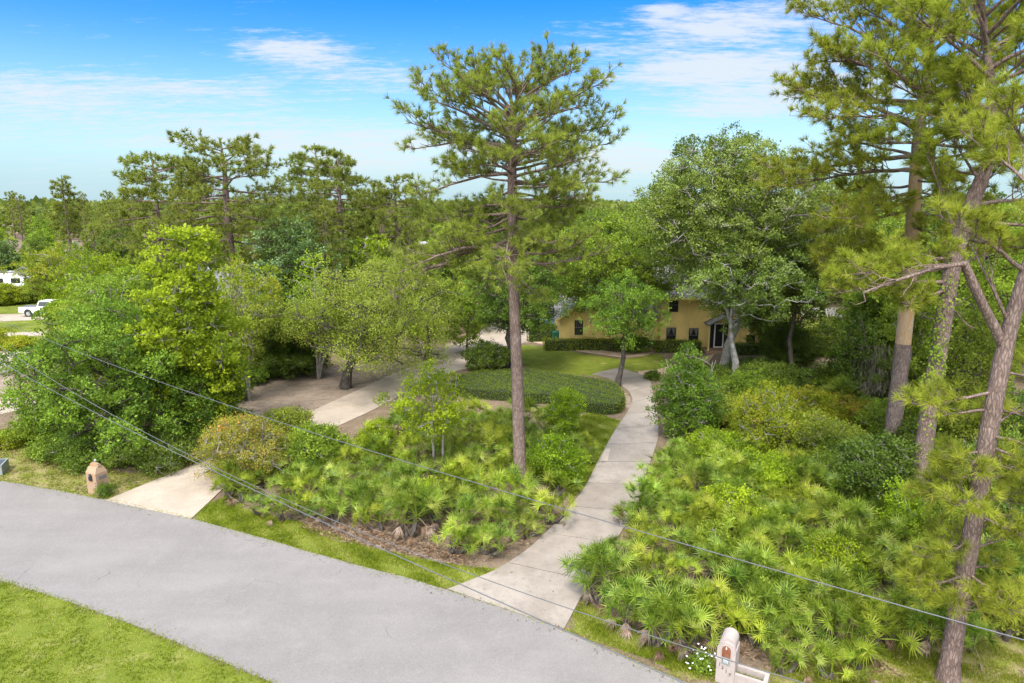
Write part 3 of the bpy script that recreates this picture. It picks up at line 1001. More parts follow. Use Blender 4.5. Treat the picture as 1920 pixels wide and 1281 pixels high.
def make_palmetto(seed, n_fr=18, R0=.78, stem=.75, tall=0.25, dead=5):
    """fan-leaved clump: fronds, brown hanging fronds, creeping stems"""
    rng = np.random.default_rng(seed)
    fr, dd, tk = MB(), MB(), MB()
    heads = [(rng.normal(0, .34), rng.normal(0, .34), tall * rng.uniform(.5, 1.4)) for _ in range(3)]
    for hx, hy, hz in heads:
        tk.tube([(hx * .2, hy * .2, 0), (hx * .7, hy * .7, hz * .5), (hx, hy, hz + .1)], [.09, .085, .06], 6, .4, wob=.15, rng=rng)

    def frond(mbx, h, az, e, pl, fl, tint, hang=False):
        base = np.array([h[0], h[1], h[2] + .05])
        D = np.array([math.cos(e) * math.cos(az), math.cos(e) * math.sin(az), math.sin(e)])
        tip = base + D * pl + np.array([0, 0, -.04 if not hang else -.25])
        mbx.tube(np.stack([base, (base + tip) / 2 + np.array([0, 0, .04]), tip]), [.011, .009, .008], 3, tint)
        ax = unit(D + np.array([0, 0, .05 if not hang else -1.2]) + rng.normal(0, .2, 3))
        up = unit(np.array([0, 0, 1.0]) - ax * ax[2] + rng.normal(0, .42, 3))
        up = unit(up - ax * float(up @ ax))
        sd = np.cross(up, ax)
        ns = 16 if not hang else 11
        th = np.linspace(-1.95, 1.95, ns) if not hang else np.linspace(-.8, .8, ns)
        for q in th:
            d = ax * math.cos(q) + sd * math.sin(q)
            l = fl * (1 - .22 * abs(q) / 1.95) * rng.uniform(.85, 1.08)
            fold = up * (.05 + .16 * abs(math.sin(q))) * fl
            droop = np.array([0, 0, -1]) * l * rng.uniform(-.04, .22) + rng.normal(0, .03, 3) * fl + fold * .8
            wd = np.cross(up, d) * (fl * .032)
            m1 = tip + d * l * .36 + fold * (.6 if not hang else 0)
            t_ = tip + d * l + droop
            mbx.add(np.stack([tip - wd * .3, tip + wd * .3, m1 + wd, m1 - wd]), [(0, 1, 2, 3)], np.clip(tint + rng.normal(0, .17), 0, .95))
            mbx.add(np.stack([m1 - wd, m1 + wd, t_]), [(0, 1, 2)], np.clip(tint + .10 + rng.normal(0, .17), 0, .95))

    for i in range(n_fr):
        h = heads[i % 3]
        f = (i // 3 + .5) / (n_fr / 3)
        e = R(86 - 74 * f) + rng.normal(0, .15)
        frond(fr, h, i * 2.4 + rng.uniform(-.5, .5), e, stem * rng.uniform(.8, 1.2), R0 * rng.uniform(.8, 1.1), float(np.clip(rng.uniform(.1, .75) + (rng.random() < .07) * .5, 0, .97)))
    for i in range(dead):
        h = heads[i % 3]
        frond(dd, h, rng.uniform(0, 6.28), rng.uniform(-.15, .3), stem * .7, R0 * .8, rng.uniform(.1, .95), True)
    return fr, dd, tk


# ------------------------------------------------------------------ the tall pine between the driveways
PY = 28.6
line = [AT(u, v, PY) for u, v in [(976, 930), (973, 800), (968, 660), (963, 540), (960, 470), (960, 400), (961, 340), (958, 280), (966, 235), (960, 200), (955, 165)]]
b0 = line[0]
tr_ = [(x - b0[0], 0.05 * math.sin(i), z - b0[2]) for i, (x, y, z) in enumerate(line)]
ZI = np.linspace(0, 1, len(tr_))


def ZP(v):
    return AT(960, v, PY)[2]


PI = math.pi
limbs = [
    (10.95, PI + .12, 5.0, .10, -.50, .75), (11.0, PI - .08, 3.2, .25, -.6, .6), (10.7, PI - .35, 3.2, -.05, -.25, .8), (10.9, .1, 3.4, -.05, .5, .7), (10.5, -.25, 3.8, -.1, .35, .7),
    (11.9, PI + .3, 2.6, -.2, -.3, .9), (12.3, .35, 3.2, -.15, .1, .95), (12.5, PI - .5, 3.6, -.1, -.1, .95), (12.8, -.6, 3.0, -.1, .2, 1.0),
    (14.1, PI + .05, 3.9, -.12, -.42, .85), (14.0, PI - .5, 3.6, .1, -.1, .9), (13.7, .1, 3.9, -.05, .12, .9), (13.9, -.7, 3.4, .2, .1, 1.0),
    (14.4, .06, 4.4, .55, .12, .85), (15.0, PI + .06, 4.3, .22, -.22, .85), (14.8, PI - .15, 4.4, .4, .1, .8), (15.4, PI + .5, 3.8, .5, .2, .9),
    (15.4, .5, 3.9, .5, .3, .95), (15.6, PI - .4, 4.1, .6, .2, .9), (15.7, -.3, 4.0, .6, .2, .95), (15.9, PI + .2, 3.6, .8, .35, .95), (16.0, .9, 3.2, .75, .4, 1.0),
    (16.1, -1.2, 3.2, .7, .3, 1.0), (16.3, 2.2, 2.8, .85, .4, 1.0), (16.4, .1, 3.0, .85, .4, 1.0), (16.5, PI, 2.6, .9, .45, 1.0), (16.6, -.4, 2.4, .95, .5, 1.0),
    (16.7, 1.6, 1.9, 1.0, .6, 1.0), (16.8, PI + .6, 1.8, 1.0, .5, 1.0),
    (9.9, 1.2, 2.2, -.2, -.3, 0.0), (10.0, -.5, 1.6, -.5, -.9, .7), (9.5, .2, 1.1, -.3, -1.0, .8), (8.8, 2.6, .7, .1, -.2, 0.0)]
limbs += auto_limbs(14.3, 16.8, 20, lambda f: 3.7 - 1.0 * f, 6, e_low=(.3, .45), e_top=(.4, .6), nd=(.95, 1.0), curl=.0)
limbs += auto_limbs(10.9, 14.9, 36, lambda f: 3.3 - .2 * f, 5, e_low=(-.45, .2), e_top=(.2, .9), nd=(.9, 1.0))
tk, cr = make_pine(tr_, [.30, .265, .24, .225, .21, .20, .185, .165, .13, .08, .04], limbs, 42, sub=3.0, tuft_n=32, tuft_L=.28, tuft_W=.018, twig_n=(4, 7))
lm = [AT(u, v, PY) for u, v in [(964, 476), (930, 462), (893, 461), (862, 474), (838, 492), (806, 500), (782, 516), (764, 534), (752, 552)]]
rngL = np.random.default_rng(4)
lm = [(x - b0[0], -.12 * i, z) for i, (x, y, z) in enumerate(lm)]
tk.tube(lm, [.12, .11, .10, .085, .075, .06, .045, .03, .016], 8, .4, wob=.06, rng=rngL)
TPl, TDl = [], []
for j in range(64):
    i = rngL.integers(2, 9)
    p = np.array(lm[i])
    q = p + np.array([rngL.normal(-.35, .5), rngL.normal(0, .6), rngL.normal(.05, .45)])
    c_ = curve3(p, q, rngL.uniform(-.15, .2), 4, rngL, .15)
    tk.tube(c_, [.016, .013, .009, .006], 4, .6)
    for _ in range(4):
        TPl.append(c_[-1] + rngL.normal(0, .13, 3))
        TDl.append(unit(c_[-1] - c_[0] + rngL.normal(0, .3, 3)))
tuft_needles(cr, np.array(TPl), np.array(TDl), rngL, 24, .27, .022)
place('pine_tree', 'tall lone pine with flat-topped crown standing in the palmettos between the two driveways', 'pine tree', (b0[0], PY, 0), tk, cr, M['pine_bark'], M['pine_needles'])

# ------------------------------------------------------------------ the three pines on the right
def px_trunk(pts, Y, dy=0.0):
    L = [AT(u, v, Y) for u, v in pts]
    x0 = L[0][0]
    return [(x - x0, dy * i, max(z, 0) if i == 0 else z) for i, (x, y, z) in enumerate(L)], x0


Y6 = 33.0
t6, x6 = px_trunk([(1668, 868), (1680, 755), (1692, 660), (1702, 560), (1710, 440), (1717, 330), (1722, 260), (1735, 150), (1750, 60), (1755, -40)], Y6)
lb = auto_limbs(13.2, 22.3, 34, lambda f: 2.6 + 3.8 * math.sin(min(f * 1.15, 1) * 2.6), 66, e_low=(-.1, .1), e_top=(.8, 1.1), nd=(.9, 1.0))
lb += [(16.2, PI + .1, 6.8, .1, -.12, 1.0), (15.0, PI - .2, 6.6, -.02, -.3, 1.0), (14.4, PI + .25, 6.2, -.05, -.22, 1.0), (18.0, PI, 5.4, .35, .0, 1.0), (17.4, PI - .5, 5.6, .2, .0, 1.0), (19.5, PI + .1, 4.6, .6, .2, 1.0), (20.4, PI - .3, 4.0, .7, .4, 1.0),
       (13.3, PI + .2, 5.6, -.12, -.36, 1.0), (12.6, PI - .15, 4.6, -.2, -.3, .95), (11.4, PI + .5, 4.2, -.1, -.3, 1.0), (10.6, PI - .1, 4.6, .0, -.3, 1.0), (11.8, -1.7, 3.6, -.1, -.25, 1.0), (12.4, -1.0, 3.4, -.1, -.2, 1.0), (10.9, -1.4, 2.6, -.2, -.3, 1.0), (13.0, -2.2, 4.4, .0, -.25, 1.0), (12.8, -.3, 3.4, .0, -.2, 1.0), (12.2, .6, 2.6, .2, .1, 0), (13.0, -1.0, 2.4, .3, .5, 0), (8.4, PI - .4, 1.7, .3, .1, 0), (8.0, .3, 1.9, -.4, -.6, 0)]
tk, cr = make_pine(t6, [.40, .38, .36, .34, .32, .28, .24, .18, .12, .04], lb, 61, sub=3.4, tuft_n=28, tuft_L=.35, tuft_W=.024, twig_n=(6, 9), sides=14,
                   trunk_tint=([0, .19, .21, .33, .36, .58, .60, 1], [.25, .25, .95, .9, .75, .8, .3, .3]))
place('pine_tree', 'tall pine whose lower trunk has lost its bark, showing orange bare wood', 'pine tree', (x6, Y6, 0), tk, cr, M['pine_bark_stripped'], M['pine_needles_yellow'])

Y7 = 26.2
t7, x7 = px_trunk([(1716, 988), (1727, 880), (1743, 760), (1760, 660), (1778, 540), (1795, 450), (1815, 400), (1832, 355), (1858, 300), (1864, 200), (1850, 100), (1840, 0), (1840, -60)], Y7)
lb = auto_limbs(13.6, 20.2, 30, lambda f: 2.4 + 2.8 * math.sin(min(f * 1.1, 1) * 2.6), 76, e_low=(.0, .2), e_top=(.9, 1.2), nd=(.85, 1.0))
lb += [(11.5, PI - .1, 3.6, 1.1, .9, 1.0), (13.7, PI + .2, 2.4, .8, .9, .9), (14.6, .2, 4.2, .9, .7, 1.0), (14.8, PI + .1, 3.4, .9, .6, 1.0), (10.4, .3, 2.2, .4, .2, .8), (9.6, PI + .5, 2.6, -.1, -.4, .9),
       (10.6, PI + .15, 5.0, .0, -.12, 1.0), (9.9, PI - .1, 4.6, -.05, -.12, 1.0), (10.9, PI + .7, 3.8, .0, -.1, 1.0), (12.8, .0, 4.4, .1, .1, 1.0), (12.2, -.5, 4.0, -.1, .0, 1.0), (11.6, .5, 4.2, -.15, -.1, 1.0), (9.2, .3, 1.9, -.6, -.8, 0), (8.9, .1, .9, .3, .5, 0)]
tk, cr = make_pine(t7, [.36, .34, .32, .31, .30, .30, .29, .26, .20, .17, .13, .09, .04], lb, 71, sub=3.4, tuft_n=28, tuft_L=.34, tuft_W=.022, twig_n=(6, 9), sides=14)
place('pine_tree', 'thick pine leaning right and forking high, vine climbing its reddish grey trunk', 'pine tree', (x7, Y7, 0), tk, cr, M['pine_bark'], M['pine_needles_yellow'])

Y8 = 16.6
t8, x8 = px_trunk([(1774, 1290), (1790, 1180), (1806, 1090), (1822, 1000), (1840, 900), (1858, 780), (1876, 690), (1892, 620), (1910, 550), (1935, 470), (1962, 380), (1990, 280)], Y8)
lb = auto_limbs(2.2, 8.8, 14, lambda f: 1.7, 88, e_low=(-.1, .2), e_top=(-.2, .3), nd=(.9, 1.0))
lb += [(9.95, PI + .05, 2.6, 1.05, 1.05, .0), (11.3, PI + .3, 2.4, .6, .3, .8), (12.2, .4, 3.0, .5, .3, 1), (12.9, 2.0, 2.6, .8, .5, 1), (12.6, -1.8, 2.8, .5, .4, 1), (13.4, PI, 2.6, .7, .6, 1), (13.8, 0, 2.2, .9, .7, 1),
      (6.6, PI + .4, 1.1, -.3, -.2, 1), (6.4, 0.2, 1.5, -.25, -.5, 1), (6.0, PI - .5, 1.2, -.3, -.4, 1), (6.8, -.9, 1.4, -.1, -.3, 1), (5.4, .1, 1.5, -.2, -.3, 1),
      (3.2, PI + .35, 1.6, .0, -.3, 1), (2.9, PI - .2, 1.5, .1, -.2, 1), (3.4, .2, 1.3, .0, -.2, 1), (2.5, PI + .8, 1.3, .2, .1, 1), (2.6, -.4, 1.4, .1, .1, 1), (3.8, .6, 1.5, .2, .1, 1), (2.2, .1, 1.2, .1, .3, 1),
      (7.4, .1, 1.5, .1, .3, 0), (7.8, PI - .2, 1.7, -.15, -.3, 0), (3.6, 2.6, 1.2, .2, -.1, 0), (4.6, .3, 1.6, .3, .1, 0), (8.0, .3, 1.9, -.5, .2, 0)]
tk, cr = make_pine(t8, [.245, .235, .225, .22, .215, .21, .20, .185, .15, .12, .09, .05], lb, 81, sub=3.4, tuft_n=44, tuft_L=.29, tuft_W=.013, twig_n=(5, 9), sides=14)
# the fork that leaves to the left and ends in bare grey limbs
f0 = [AT(u, v, Y8) for u, v in [(1884, 655), (1862, 612), (1840, 575), (1818, 535), (1798, 492), (1770, 497), (1738, 500), (1700, 512), (1665, 522), (1625, 535), (1598, 545)]]
rngT = np.random.default_rng(82)
tk.tube([(x - x8, (-.05 * i), z) for i, (x, y, z) in enumerate(f0)], [.13, .12, .11, .105, .095, .05, .05, .042, .034, .025, .015], 8, .4, wob=.06, rng=rngT)
for j in range(16):
    i = rngT.integers(5, 10)
    p = np.array([f0[i][0] - x8, -.05 * i, f0[i][2]])
    q = p + np.array([-rngT.uniform(.2, .9), rngT.normal(0, .3), rngT.uniform(-.55, .4)])
    tk.tube(curve3(p, q, rngT.uniform(-.3, .2), 5, rngT, .15), [.018, .015, .012, .008, .005], 4, .6)
place('pine_tree', 'nearest leaning pine beside the road verge, bare forked grey limb and low needle sprays', 'pine tree', (x8, Y8, 0), tk, cr, M['pine_bark'], M['pine_needles_yellow'])

# a climbing vine on the forked pine
rngV = np.random.default_rng(7)
k = 600
zz_ = np.clip(rngV.normal(7.5, 1.7, k), 2, 11)
T7 = np.array(t7)
cx = np.interp(zz_, T7[:, 2], T7[:, 0])
a_ = rngV.normal(-2.6, .8, k) + .5 * np.sin(zz_ * 2.1)
rr_ = .36 + rngV.uniform(-.02, .14, k)
mbv = MB()
Pv = np.c_[cx + np.cos(a_) * rr_, np.sin(a_) * rr_, zz_]
mbv.leaves(Pv, unit(rngV.normal(size=(k, 3))), .11, .09, unit(np.c_[np.cos(a_), np.sin(a_), .5 + 0 * a_]), rngV.uniform(.2, .9, k))
o = mbv.build('climbing_vine', M['green_leaf'], loc=(x7, Y7, 0))
tag(o, 'lime-leaved vine climbing the trunk of the forked pine', 'vine')

# ------------------------------------------------------------------ pines behind the left trees
far = []
for nm, lab, base, Y, crown_v, rr0, top_v, rch, sd_, wobx in [
    ('a', 'gnarled open pine with tiered bent limbs, standing alone left of the broad thick-trunked pine', 312, 66, 440, .30, 283, 4.8, 201, -.2),
    ('b', 'broad dense pine with the thickest trunk, above the pale grey roof of the neighbouring house', 443, 60, 450, .48, 258, 5.6, 202, -.3),
    ('c', 'slim pine with an open round top, behind and left of the dome-topped pine', 608, 84, 400, .32, 268, 3.8, 203, -.4),
    ('d', 'dome-topped pine with a dense flat crown beside the slim open-topped pine', 643, 72, 420, .34, 290, 3.6, 204, .1),
    ('e', 'low spreading pine whose crown sits just left of the tall lone pine', 745, 70, 430, .26, 336, 3.8, 205, .2),
    ('f', 'thin scraggly pine with a wispy top rising above the far left woods', 130, 110, 420, .2, 328, 1.9, 206, .3)]:
    X = (base - 960) / 1280 * (Y * CP + 8 * SP)
    ht = AT(base, top_v, Y)[2]
    zc = max(AT(base, crown_v, Y)[2], ht * .42)
    lb = auto_limbs(zc - 2.5, ht - .9, 46, lambda f: rch * (.85 + .3 * math.sin(f * 2.4) - .55 * max(f - .6, 0) * 2), sd_, e_low=(-.3, 0), e_top=(.32, .6), nd=(.6, 1.0), curl=.15)
    tk, cr = make_pine([(0, 0, 0), (wobx * .3, 0, ht * .3), (wobx, .1, ht * .6), (wobx * .4, 0, ht * .85), (wobx, 0, ht)], [rr0, rr0 * .9, rr0 * .72, rr0 * .4, .05], lb, sd_ + 9, sub=2.2, tuft_n=15, tuft_L=.42, tuft_W=.06, twig_n=(4, 7), sides=8, twigs=False)
    place('pine_tree', lab, 'pine tree', (X, Y, 0), tk, cr, M['pine_bark'], M['far_needles'])

# ------------------------------------------------------------------ leafy trees that can be told apart
def leafy(name, lab, cat, u, Y, vtop, wpx, barkm, leafm, seed, group=None, crown='crown', trunk='trunk', dz=0, **kw):
    """u: where the crown's middle is in the photograph at distance Y; height and width read off there too"""
    ht = AT(u, vtop, Y)[2]
    dep = Y * CP + (CAM_H - ht * .55) * SP
    X = (u - 960) / 1280 * dep
    r = wpx / 2 / 1280 * dep
    tk, cr = make_leafy(ht, r, seed=seed, **kw)
    return place(name, lab, cat, (X, Y, dz), tk, cr, barkm, leafm, group, crown=crown, trunk=trunk)


# left thicket by the road
leafy('tree', 'bright lime-leaved tree rising highest above the thicket beside the brick mailbox', 'tree', 345, 35.5, 425, 180, M['grey_bark'], M['lime_leaf'], 301, base=.10, n_bough=75, rb=.85, n_cl=12, n_leaf=26, leaf=.17, tr=.17, amp=.5, wl=.55, lean=(.4, 0))
leafy('tree', 'dark green bushy tree with branches to the ground behind the brick mailbox', 'tree', 218, 34.5, 560, 335, M['dark_bark'], M['bush_leaf'], 302, base=.0, n_bough=150, rb=.85, n_cl=12, n_leaf=26, leaf=.145, tr=.16, stems=3, amp=.6, r_low=1.12)
leafy('tree', 'mid green rounded tree rising behind the dark bushy tree near the side drive', 'tree', 215, 40.5, 500, 230, M['grey_bark'], M['green_leaf'], 303, base=.1, n_bough=70, rb=1.0, n_cl=11, n_leaf=26, leaf=.16, tr=.16, amp=.45)
leafy('tree', 'small dark tree with low skirts at the pale driveway end of the thicket', 'tree', 365, 36.5, 650, 160, M['dark_bark'], M['dark_leaf'], 304, base=.0, n_bough=60, rb=.85, n_cl=11, n_leaf=24, leaf=.14, tr=.12, stems=2)
leafy('tree', 'thin greyish tree with several slender trunks standing on the bare sand', 'tree', 458, 43.5, 505, 125, M['grey_bark'], M['olive_leaf'], 305, base=.18, n_bough=40, rb=.85, n_cl=10, n_leaf=18, leaf=.14, tr=.10, stems=4, amp=.5, stem_spread=.35)
leafy('tree', 'yellow-green tree with bright upper leaves just right of the tallest lime tree', 'tree', 470, 48, 480, 150, M['grey_bark'], M['yellow_leaf'], 306, base=.3, n_bough=34, rb=.85, n_cl=10, n_leaf=18, leaf=.16, tr=.11, amp=.5, stems=2, stem_spread=.4)
leafy('tree', 'glossy blue-green tree with a rounded crown behind the bare-branched tree', 'tree', 545, 58, 408, 170, M['dark_bark'], M['blue_leaf'], 307, base=.15, n_bough=60, rb=1.3, n_cl=12, n_leaf=26, leaf=.2, tr=.22, amp=.4)
leafy('tree', 'half bare tree with pale upright branches behind the sandy clearing', 'tree', 590, 49, 478, 130, M['grey_bark'], M['lime_leaf'], 308, base=.3, n_bough=32, rb=.8, n_cl=8, n_leaf=12, leaf=.14, tr=.11, stems=4, amp=.5, stem_spread=.6)
leafy('tree', 'dark shaded tree with a straight trunk at the back of the sandy clearing', 'tree', 525, 50, 560, 130, M['dark_bark'], M['dark_leaf'], 309, base=.3, n_bough=46, rb=1.0, n_cl=11, n_leaf=22, leaf=.17, tr=.14)
leafy('live_oak', 'wide fine-leaved live oak with drooping olive grey boughs over the pale driveway', 'oak tree', 640, 46.5, 484, 365, M['dark_bark'], M['olive_leaf'], 310, lean=(2.7, 0), base=.2, n_bough=150, rb=1.15, n_cl=14, n_leaf=26, leaf=.125, tr=.34, amp=.35, droop=.75, sp=.24, flat=.6, wl=.4, up=.3)
leafy('tree', 'lime round tree seen above the live oak beyond the sandy clearing', 'tree', 705, 66, 445, 120, M['grey_bark'], M['lime_leaf'], 311, base=.15, n_bough=40, rb=1.2, n_cl=10, n_leaf=20, leaf=.24, tr=.15)
leafy('tree', 'yellowish spreading tree on the far left above the white pickup', 'tree', 130, 84, 462, 250, M['grey_bark'], M['yellow_leaf'], 312, base=.35, n_bough=50, rb=1.1, n_cl=9, n_leaf=17, leaf=.22, tr=.15, amp=.5, stems=2)
leafy('tree', 'pale yellow-green tree right of the spreading one above the white pickup', 'tree', 190, 58, 470, 150, M['grey_bark'], M['lime_leaf'], 313, base=.3, n_bough=40, rb=1.1, n_cl=9, n_leaf=20, leaf=.2, tr=.14, amp=.5)
leafy('tree', 'small yellow tree at the picture edge beside the side drive', 'tree', -25, 50, 600, 80, M['grey_bark'], M['yellow_leaf'], 314, base=.4, n_bough=18, rb=.7, n_cl=9, n_leaf=18, leaf=.15, tr=.09)

leafy('tree', 'dark leafy tree standing close against the right part of the yellow house', 'tree', 1452, 55.0, 520, 120, M['dark_bark'], M['dark_leaf'], 315, base=.12, n_bough=60, rb=1.0, n_cl=12, n_leaf=24, leaf=.15, tr=.14, stems=2)
leafy('tree', 'small bushy dark tree at the left foot of the thicket by the side path', 'tree', 105, 36.0, 730, 100, M['dark_bark'], M['bush_leaf'], 316, base=.0, n_bough=44, rb=.8, n_cl=11, n_leaf=24, leaf=.13, tr=.08, stems=3)

# around the lawn and the house
leafy('oak_tree', 'dark-trunked oak growing out of the clipped hedge bed behind the tall lone pine', 'oak tree', 965, 52.1, 450, 185, M['dark_bark'], M['dark_leaf'], 320, base=.22, n_bough=95, rb=1.3, n_cl=12, n_leaf=26, leaf=.16, tr=.33, amp=.4)
leafy('tree', 'small yard tree with a leaning forked trunk at the tip of the hedge bed', 'tree', 1160, 47.0, 508, 155, M['dark_bark'], M['bush_leaf'], 321, base=.36, n_bough=46, rb=.8, n_cl=11, n_leaf=21, leaf=.135, tr=.2, amp=.45, lean=(.5, 0))
leafy('tree', 'large olive-green oak filling the space over the yellow house wing', 'oak tree', 1185, 59.2, 392, 250, M['dark_bark'], M['green_leaf'], 322, lean=(-2.6, -2.0), base=.27, n_bough=150, rb=1.4, n_cl=12, n_leaf=26, leaf=.17, tr=.32, amp=.4)
leafy('tree', 'big silvery maple with glossy wind-turned leaves in front of the yellow house', 'tree', 1372, 51.0, 246, 335, M['grey_bark'], M['glossy_leaf'], 323, base=.40, n_bough=170, rb=1.35, n_cl=14, n_leaf=32, leaf=.165, tr=.34, amp=.45, hollow=.35, dz=0)
leafy('tree', 'white-barked twin-trunked tree with dark glossy leaves before the front door', 'tree', 1388, 48.6, 425, 245, M['white_bark'], M['glossy_leaf'], 324, base=.36, n_bough=110, rb=1.0, n_cl=12, n_leaf=26, leaf=.145, tr=.21, stems=2, stem_spread=.34, amp=.5)
leafy('tree', 'dark broad tree behind the right end of the yellow house', 'tree', 1560, 58, 330, 190, M['dark_bark'], M['dark_leaf'], 325, base=.3, n_bough=90, rb=1.4, n_cl=12, n_leaf=24, leaf=.2, tr=.3)
leafy('tree', 'dark green tree with a bare lower trunk beside the right end of the house', 'tree', 1500, 50, 430, 130, M['dark_bark'], M['dark_leaf'], 326, base=.38, n_bough=60, rb=1.1, n_cl=11, n_leaf=22, leaf=.17, tr=.2)
leafy('tree', 'shaded evergreen bush-tree draped with grey moss beside the stripped pine', 'tree', 1608, 43, 560, 110, M['dark_bark'], M['dark_leaf'], 327, base=.05, n_bough=44, rb=.95, n_cl=11, n_leaf=22, leaf=.15, tr=.15, stems=2)
leafy('tree', 'slender grey-trunked tree standing between the stripped pine and the forked pine', 'tree', 1722, 37, 520, 120, M['grey_bark'], M['green_leaf'], 328, base=.55, n_bough=30, rb=.9, n_cl=10, n_leaf=20, leaf=.15, tr=.10)
leafy('tree', 'tall leafy tree behind the forked pine with bright mid green crown', 'tree', 1660, 46, 395, 190, M['dark_bark'], M['green_leaf'], 329, base=.15, n_bough=80, rb=1.2, n_cl=12, n_leaf=24, leaf=.17, tr=.2, amp=.45)
leafy('tree', 'tall mixed green tree at the right edge behind the nearest leaning pine', 'tree', 1850, 42, 400, 260, M['dark_bark'], M['green_leaf'], 330, base=.1, n_bough=100, rb=1.2, n_cl=12, n_leaf=24, leaf=.16, tr=.2, amp=.45)
leafy('tree', 'olive tree filling the gap between the forked pine and nearest pine', 'tree', 1815, 33, 560, 170, M['dark_bark'], M['olive_leaf'], 331, base=.05, n_bough=60, rb=.95, n_cl=12, n_leaf=24, leaf=.13, tr=.14, stems=2)

# moss hanging beside the stripped pine
rngM = np.random.default_rng(15)
p = np.c_[rngM.normal(0, .5, 900), rngM.normal(0, .35, 900), rngM.uniform(1.2, 4.4, 900)]
mbm = MB()
mbm.leaves(p, unit(np.c_[rngM.normal(0, .25, (900, 2)), -np.ones(900)]), rngM.uniform(.25, .7, 900), .035, unit(rngM.normal(size=(900, 3))), rngM.uniform(0, 1, 900))
o = mbm.build('hanging_moss', M['moss'], loc=(AT(1640, 640, 42)[0], 41.6, 0))
tag(o, 'curtain of grey moss hanging from the shaded bush-tree by the stripped pine', 'moss')


# ------------------------------------------------------------------ shrubs
SHR = {}


def shrub(lab, u, v, hm, wpx, leafm, seed, cat='shrub', name='shrub', leaf=.10, rb=.5, n_bough=None, n_cl=11, n_leaf=20, stems=4, base=.0, **kw):
    x, y = G(u, v)
    dep = y * CP + CAM_H * SP
    r = wpx / 2 / 1280 * dep
    nb = n_bough or int(max(10, 9 * (r / rb) ** 1.7 * (hm / 2) ** .6))
    tk, cr = make_leafy(hm, r, base=base, n_bough=nb, rb=rb, n_cl=n_cl, n_leaf=n_leaf, leaf=leaf, seed=seed, tr=.05, stems=stems, stem_spread=.6, **kw)
    SHR[seed] = place(name, lab, cat, (x, y, 0), tk, cr, M['grey_bark'], leafm, crown='foliage', trunk='stems')
    return SHR[seed]


shrub('yellow and orange flowering shrub leaning over the pale driveway', 462, 897, 3.1, 165, M['flower_leaf'], 401, leaf=.085, rb=.55, droop=.3, wl=.4)
shrub('brownish green shrub behind the flowering one at the pale driveway bend', 535, 812, 1.4, 85, M['olive_leaf'], 402, leaf=.10)
shrub('fresh green bush with thin pale stems right of the flowering shrub', 588, 876, 2.0, 125, M['green_leaf'], 403, leaf=.12, base=.25)
shrub('bright leafy shrub just left of the lime sapling', 705, 862, 2.0, 85, M['lime_leaf'], 404, leaf=.10)
tl = leafy('sapling', 'slender lime sapling with twin pale stems in the middle of the palmettos', 'sapling', 812, 31.0, 682, 150, M['grey_bark'], M['lime_leaf'], 405, base=.34, n_bough=40, rb=.55, n_cl=11, n_leaf=20, leaf=.105, tr=.07, stems=2, stem_spread=.25, amp=.5)
shrub('low feathery lime shrub in front of the lime sapling', 790, 950, 1.1, 85, M['lime_leaf'], 406, leaf=.09, rb=.4)
shrub('upright lime bush close behind the tall lone pine', 1040, 905, 2.4, 95, M['lime_leaf'], 407, leaf=.10, rb=.45)
shrub('thin bright shrub growing at the hedge bed corner beside the lawn', 1055, 812, 2.6, 75, M['lime_leaf'], 408, leaf=.10, rb=.42, n_cl=8)
shrub('tall bright green bush crowding the upper bend of the driveway', 1284, 824, 5.2, 125, M['bush_leaf'], 409, leaf=.12, rb=.55, n_bough=90, amp=.35, top=.4)
shrub('golden twiggy shrub on the right bed behind the palmettos', 1432, 850, 3.6, 160, M['yellow_leaf'], 410, leaf=.10, rb=.6, n_cl=10, n_leaf=15)
shrub('mid green rambling shrub right of the golden twiggy one', 1530, 868, 2.4, 150, M['olive_leaf'], 411, leaf=.11, rb=.6)
shrub('low lime shrub spilling from the golden shrub toward the driveway', 1350, 868, 1.6, 130, M['lime_leaf'], 412, leaf=.10, rb=.5)
shrub('large dark camellia-like bush with glossy leaves left of the forked pine', 1640, 960, 3.6, 150, M['dark_leaf'], 413, leaf=.12, rb=.65, n_bough=60)
shrub('lime vine-covered bush against the foot of the forked pine', 1690, 1010, 2.4, 75, M['lime_leaf'], 414, leaf=.10, rb=.45)
shrub('big dark hedge-like bush filling the ground behind the nearest pine', 1850, 960, 3.4, 190, M['dark_leaf'], 415, leaf=.12, rb=.7, n_bough=70)
shrub('dense dark green bush at the right edge under the pine sprays', 1905, 1060, 2.6, 140, M['dark_leaf'], 416, leaf=.11, rb=.6, n_bough=50)
shrub('olive yellow bush below the pines at the right edge', 1800, 850, 3.2, 150, M['yellow_leaf'], 417, leaf=.10, rb=.6)
shrub('lime creeper mound in the near half of the right palmetto bed', 1560, 1075, 1.25, 135, M['lime_leaf'], 418, leaf=.09, rb=.4, n_leaf=24)
shrub('lime creeper mound beside the driveway edge of the right palmetto bed', 1370, 985, 1.6, 120, M['lime_leaf'], 419, leaf=.09, rb=.45, n_leaf=24)
shrub('bright creeper mound near the top of the right palmetto bed', 1440, 915, 1.5, 100, M['lime_leaf'], 420, leaf=.09, rb=.4, n_leaf=24)
shrub('green creeper mound between the two lime mounds of the right bed', 1330, 1040, 1.2, 90, M['green_leaf'], 421, leaf=.09, rb=.4, n_leaf=24)
shrub('leafy creeper mound behind the white stucco mailbox', 1450, 1150, 1.2, 120, M['green_leaf'], 422, leaf=.085, rb=.4, n_leaf=24)
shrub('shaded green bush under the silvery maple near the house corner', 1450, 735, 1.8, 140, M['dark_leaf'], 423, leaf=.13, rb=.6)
shrub('dark rounded shrub under the dark-trunked oak at the hedge bed', 915, 693, 2.1, 85, M['dark_leaf'], 424, leaf=.12, rb=.5)
